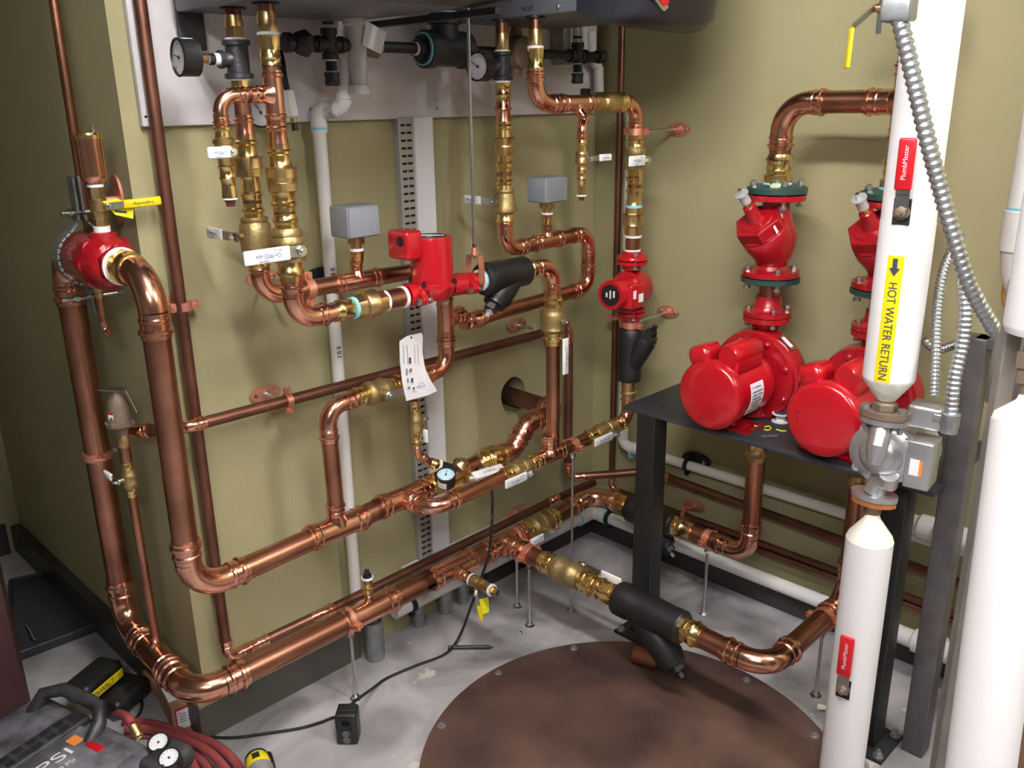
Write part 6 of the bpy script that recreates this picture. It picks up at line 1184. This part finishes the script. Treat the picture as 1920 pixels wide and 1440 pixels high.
# ============================================================ SLEEVES, FLOOR CLUTTER
for (a, b, r_, h_, lb) in ((693, 1225, .030, .13, 'largest galvanised pipe sleeve standing against the wall under the low main'), (792, 1175, .021, .11, 'narrow galvanised sleeve with copper pipe stub, second from the left'), (838, 1148, .024, .12, 'galvanised sleeve with copper pipe stub, third from the left'), (868, 1128, .022, .12, 'rightmost galvanised sleeve standing below the brass drain valve')):
    p = FL(a, b); t = thing('pipe_sleeve', lb, 'pipe sleeve', V(p[0], -r_ - .004 - (.035 if a < 750 else 0), 0)); q = V(p[0], -r_ - .005 - (.030 if a < 750 else 0), 0)
    MB().lathe(q, Z, [(0, r_ * 1.0), (.004, r_), (h_, r_), (h_, r_ * .86), (h_ - .02, r_ * .84)], 28).obj('sleeve', 'galv', t); MB().lathe(q, Z, [(.0, r_ * .62), (h_ + .02, r_ * .62)], 20).obj('inner_pipe', 'cub' if a > 700 else 'galv', t)
p = FL(975, 1190); tag(MB().lathe(p, Z, [(0, .009, 'h'), (.009, .009, 'h'), (.009, .005), (.010, .004)], 18).obj('loose_nut', 'chrome'), 'loose hexagonal nut lying on the concrete left of the floor rod', 'nut')
a = FL(840, 1214, .007); b = FL(925, 1213, .007); d = unit(b - a); tag(MB().lathe(a, d, [(0, .006), (np.linalg.norm(b - a) - .015, .006), (np.linalg.norm(b - a), .001)], 12).obj('steel_punch', 'iron'), 'dark steel punch lying on the floor beside the black cord', 'tool')
a = FL(1532, 1325, .008); b = FL(1570, 1330, .008); tag(MB().lathe(a, unit(b - a), [(0, .006), (.006, .009), (.02, .0065), (.09, .0065)], 14).obj('white_dowel', 'plaster'), 'short white plastic tube on the floor left of the lower insulated pipe', 'tube')
# power block with cord
p = FL(652, 1395); fw = unit(V(-.72, -.69, 0)); sd_ = unit(V(.69, -.72, 0)); pb = thing('power_block', 'black rubber power block standing on the floor with cord through it', 'power block', V(p[0], p[1], 0)); c = V(p[0], p[1], 0) - fw * .02
pbx = MB().box(c + Z * .046, (.056, .05, .092), (sd_, fw, Z), bev=.006).obj('housing', 'rubber', pb)
fc = c + fw * .0255; MB().lathe(fc + Z * .07, fw, [(0, .017), (.004, .017), (.004, .012), (.0, .011)], 24).obj('socket', 'black', pb)
for s in (-1, 1): MB().lathe(fc + Z * .051 + sd_ * s * .012, fw, [(0, .005), (.002, .005)], 14).obj('socket_hole', 'dark', pb)
for z_ in (.036, .016): MB().lathe(fc + Z * z_, fw, [(0, .010), (.0015, .010)], 22).obj('disc', 'compgrey', pb)
mb = MB()
for k in range(5): mb.box(c + sd_ * .0285 + Z * (.03 + .010 * k) + fw * 0, (.001, .03, .0025), (sd_, unit(fw + Z * .3), Z))
mb.obj('grip_ribs', 'yellow' if 0 else 'postbeige', pb, smooth=False)
MB().box(c + Z * .093 - fw * .005, (.05, .03, .006), (sd_, fw, Z), bev=.002).obj('lid', 'rubber', pb)
def cord(label, pts, r_, m='black', n=8, name='black_cable', cat='cord'):
    P = [np.array(p, float) for p in pts]; out = []
    for i in range(len(P) - 1):
        p0 = P[max(i - 1, 0)]; p1 = P[i]; p2 = P[i + 1]; p3 = P[min(i + 2, len(P) - 1)]
        for j in range(8): s = j / 8; out.append(.5 * ((2 * p1) + (-p0 + p2) * s + (2 * p0 - 5 * p1 + 4 * p2 - p3) * s * s + (-p0 + 3 * p1 - 3 * p2 + p3) * s ** 3))
    out.append(P[-1]); return tag(MB().tube(out, r_, n).obj(name, m), label, cat)
f = lambda a, b, z=.0045: FL(a, b, z)
cord('long black cord from the power block curving up behind the yellow lever', [c + Z * .08 - fw * .028, f(668, 1313, .08) , f(700, 1290, .02), f(725, 1272), f(780, 1248), f(835, 1226), f(862, 1192, .03), A(882, 1140, -.24), A(903, 1082, -.28), A(917, 1035, -.285), A(922, 990, -.285), A(923, 950, -.25), A(922, 915, -.08), A(921, 902, -.01)], .0042)
cord('black cord lying along the floor left of the power block', [f(395, 1382), f(440, 1383), f(500, 1375), f(560, 1366), f(600, 1355), f(628, 1345, .008), c + Z * .05 - sd_ * .03], .0042)
# cardboard box
o = FL(352, 1342, .043); u1 = unit(V(.98, -.17, 0)); u2 = unit(V(.17, .98, 0)); bx_ = thing('cardboard_box', 'small open cardboard box with red edged white label by the wall corner', 'box', V(o[0], o[1], 0))
MB().box(o + u2 * .075, (.078, .15, .08), (u1, u2, Z)).obj('box', 'cardboard', bx_, smooth=False); q = o - u2 * .0008; MB().box(q, (.062, .001, .066), (u1, u2, Z)).obj('label_border', 'redgrip', bx_, smooth=False); MB().box(q - u2 * .0008 - u1 * .004 - Z * .002, (.048, .001, .058), (u1, u2, Z)).obj('label', 'paper', bx_, smooth=False)
for k in range(6): MB().box(q - u2 * .0016 + u1 * .008 + Z * (.018 - .006 * k), (.014, .0006, .0035 if k % 2 else .002), (u1, u2, Z)).obj('barcode_bar', 'ink', bx_, smooth=False)
for k in range(4): MB().box(q - u2 * .0016 - u1 * .012 + Z * (.014 - .008 * k), (.018, .0006, .0015), (u1, u2, Z)).obj('print_line', 'ink', bx_, smooth=False)
MB().prism([o + u2 * .03 + Z * .0405 - u1 * .037, o + u2 * .03 + Z * .0405 + u1 * .03, o + u2 * .10 + Z * .0405 + u1 * .03, o + u2 * .10 + Z * .0405 - u1 * .037], V(0, 0, .004)).obj('plastic_bag', 'tape', bx_, smooth=False)
p = FL(290, 1268, 0); tag(MB().box(FL(296, 1276, .045) + V(.0, .02, -.02), (.03, .10, .05), bev=.003).obj('wood_block', 'cardboard'), 'tan wooden block standing behind the cardboard box under the copper bend', 'wood block')
# charger with battery
th = math.radians(48); e1 = unit(FL(228, 1268) - FL(150, 1335)); e2 = np.cross(Z, e1); P = FL(205, 1325, 0)
ch = thing('battery_charger', 'black charger base with dark cord behind the compressor', 'charger', P); MB().box(P + Z * .03 + e1 * .02 - e2 * .03, (.14, .10, .055), (e1, e2, Z), bev=.018).obj('base', 'black', ch)
cord('thin black charger cord curling on the floor', [P + e1 * .06 + Z * .02, f(258, 1300), f(266, 1318), f(262, 1338), f(246, 1352), f(235, 1365)], .0035)
bt = thing('battery_pack', 'black tool battery with yellow lettered stripe sitting on the charger', 'battery', P + Z * .06); bc = P + Z * .088 - e1 * .01 + e2 * .025
bb_ = MB().box(bc, (.145, .085, .06), (e1, e2, Z), bev=.016).obj('case', 'black', bt); nrm = unit(-e2 * 1.0 + Z * .15)
fq = bc - e2 * .0435 - Z * .004; MB().box(fq, (.12, .002, .026), (e1, e2, Z), bev=.0008).obj('stripe', 'yellow', bt); ue = -e1 if (RC @ e1)[0] < 0 else e1
text('DeWALT', fq - e2 * .0014 - e1 * .014, e1, Z, .022, 'ink', bt, width=.075); 
# compressor
K = FL(150, 1420, .20); ca = unit(V(.62, .78, 0)); cb_ = unit(V(.78, -.62, 0)); cn = unit(V(-.25, -.25, 1)); 
cp = thing('air_compressor', 'dusty black portable air compressor with two dial gauges at the lower left', 'compressor', V(K[0], K[1], 0))
ctr = V(-2.0, -.205, 0) if 0 else V(K[0], K[1], 0)
sh = unit(FL(330, 1440, .2) - FL(120, 1335, .2)); away = np.cross(Z, sh); n2 = unit(Z - .0 * away)
O_ = FL(120, 1370, .17); Ws = .47; Da = .30
def cpt(a, b, z): return FL(0, 0, 0) * 0 + V(O_[0], O_[1], 0) + sh * a + away * b + Z * z
MB().box(cpt(.03, -.05, .085), (.48, .26, .15), (sh, away, Z), bev=.03).obj('housing', 'compgrey', cp)
MB().box(cpt(.02, -.06, .155), (.38, .20, .03), (sh, away, Z), bev=.014).obj('top_panel', 'compgrey', cp)
MB().box(cpt(-.01, -.07, .168), (.06, .26, .02), (sh, away, Z), bev=.008).obj('centre_band', 'compdark', cp)
for k in range(7):
    for s in (-1, 1): MB().box(cpt(-.01 + s * .012, .035 - k * .034, .178), (.016, .02, .003), (sh, away, Z)).obj('vent_slot', 'dark', cp, smooth=False)
hp = [cpt(-.145, .0, .15), cpt(-.14, .045, .195), cpt(-.09, .068, .21), cpt(0, .07, .212), cpt(.05, .068, .21), cpt(.075, .045, .19), cpt(.08, .0, .15)]
MB().tube(hp, .017, 14).obj('handle', 'compdark', cp)
pt = lambda a, b, z=.1705: cpt(a, b, z)
MB().box(pt(.055, -.01), (.032, .026, .003), (sh, away, Z)).obj('orange_label', 'orange', cp, smooth=False); MB().box(pt(.115, .0), (.05, .02, .004), (sh, away, Z), bev=.002).obj('red_label', 'redgrip', cp)
text('150 PSI', pt(.075, -.14, .1712), away, -sh, .045, 'inkw', cp, width=.20); text('MAX @ 90 PSI', pt(.112, -.11, .1712), away, -sh, .02, 'inkw', cp, width=.12)
gz = .178; 
for (a, b, lb) in ((297, 1392, 'upper dial'), (317, 1421, 'lower dial')):
    g_ = FL(a, b, gz); nn = unit(V(-.28, -.28, .92)); MB().lathe(g_, nn, [(-.03, .026), (0, .0255), (.004, .025), (.004, .0215), (.0, .021)], 30).obj('dial_case', 'black', cp); dl = MB().lathe(g_, nn, [(-.001, .021), (.001, .021)], 28).obj('dial', 'gaugeface', cp)
    [MB().box(g_ + nn * .0014 + (unit(V(1, -1, 0)) * math.cos(q_) + np.cross(nn, unit(V(1, -1, 0))) * math.sin(q_)) * .0165, (.0016, .0016, .0006), (unit(V(1, -1, 0)), np.cross(nn, unit(V(1, -1, 0))), nn)).obj('dial_mark', 'ink', cp, smooth=False) for q_ in [k_ * .524 for k_ in range(-1, 8)]]
    MB().box(g_ + nn * .002 + V(.004, .004, 0), (.016, .0016, .0008), (unit(V(1, .3, .3)), np.cross(nn, unit(V(1, .3, .3))), nn)).obj('needle', 'ink', cp, smooth=False)
    MB().lathe(g_, nn, [(.001, .003), (.003, .0025)], 12).obj('pivot', 'ink', cp)
MB().box((FL(297, 1392, gz) + FL(317, 1421, gz)) / 2 - Z * .03 + sh * .005, (.085, .11, .05), (sh, away, Z), bev=.02).obj('gauge_panel', 'compdark', cp)
hs = thing('hose_fitting', 'brass hose coupling entering the compressor beside the red hose', 'hose fitting', FL(258, 1375, .16)); a = FL(248, 1358, .18); b = FL(262, 1384, .15); d = unit(b - a)
MB().lathe(a, d, [(0, .011), (.006, .013), (.012, .011), (.018, .013), (.024, .011), (.03, .013), (.034, .011), (.036, .012, 'h'), (np.linalg.norm(b - a), .012, 'h')], 18).obj('barb', 'brassd', hs)
h_ = lambda a, b, z: FL(a, b, z)
cord('dull red rubber air hose end bent over into the brass coupling', [h_(215, 1345, .10), h_(222, 1338, .16), h_(238, 1345, .185), a], .011, 'hose', 12, 'air_hose', 'hose')
for k, (pp_, z_) in enumerate((([(232, 1352), (290, 1358), (350, 1375), (410, 1400), (452, 1445), (460, 1500)], .013), ([(235, 1366), (290, 1368), (345, 1385), (395, 1412), (430, 1455), (440, 1510)], .034), ([(236, 1376), (300, 1378), (340, 1398), (380, 1428), (400, 1465), (405, 1520)], .013), ([(300, 1400), (340, 1412), (365, 1440), (372, 1490)], .032))):
    cord(('outermost coil of dull red air hose on the floor beside the compressor', 'second coil of dull red air hose lying on the outermost one', 'third coil of dull red air hose near the two dials', 'innermost short coil of dull red air hose')[k], [h_(x_, y_, z_) for x_, y_ in pp_], .0115, 'hose', 12, 'air_hose', 'hose')
# drill
P = FL(492, 1452, .05); d = unit(FL(505, 1500, .05) - FL(478, 1400, .06)); dr = thing('cordless_drill', 'yellow and black cordless drill cut by the bottom edge', 'drill', V(P[0], P[1], 0)); a = FL(480, 1418, .045)
MB().lathe(a, d, [(-.004, .012), (-.002, .022), (.008, .027), (.03, .030), (.07, .030), (.075, .028)], 28).obj('motor_housing', 'yellow', dr); MB().lathe(a + d * .05, d, [(0, .0325), (.012, .033), (.07, .031), (.1, .022)], 28).obj('gearbox', 'drillgrey', dr)
n_ = unit(CAM - a); n_ = unit(n_ - d * (n_ @ d)); MB().box(a + d * .028 + n_ * .0288, (.018, .018, .003), (d, np.cross(n_, d), n_)).obj('black_panel', 'dark', dr, smooth=False)
MB().lathe(a + d * .0, d, [(-.006, .0), (-.004, .014), (.004, .028), (.010, .029), (.012, .027)], 24).obj('end_cap', 'black', dr); MB().box(a - n_ * .02 + d * .02 - Z * .0 + np.cross(n_, d) * .028, (.05, .02, .04), (d, np.cross(n_, d), n_), bev=.008).obj('handle', 'black', dr)
# black tray and maroon panel in the dark corner
c4_ = [FL(22, 1100), FL(120, 1080), FL(186, 1182), FL(20, 1245)]; tr2 = thing('tray', 'black plastic tray lying in the dark left corner', 'tray', sum(c4_) / 4)
MB().prism([q + Z * .002 for q in c4_], V(0, 0, .01)).obj('tray_floor', 'shutter', tr2, smooth=False)
for i in range(4):
    a, b = c4_[i], c4_[(i + 1) % 4]; d = unit(b - a); MB().box((a + b) / 2 + Z * .016, (np.linalg.norm(b - a), .012, .03), (d, np.cross(Z, d), Z), bev=.004).obj('rim', 'shutter', tr2)
cord('thin pale loop of wire lying in the black tray', [FL(48, 1172, .02), FL(55, 1180, .03), FL(60, 1192, .03), FL(66, 1200, .02)], .003, 'galv', 6, 'wire_loop', 'wire')
p = FL(60, 1350); q = FL(30, 1165)
tag(MB().box((p[0] - .405, p[1] + .19, 1.03), (.9, .04, 2.06), (unit(V(.9, -.43, 0)), unit(V(.43, .9, 0)), Z)).obj('door_panel', 'maroon'), 'dark maroon panel standing at the far left edge', 'panel')  # unseen height and width enlarged so the panel shades the left floor
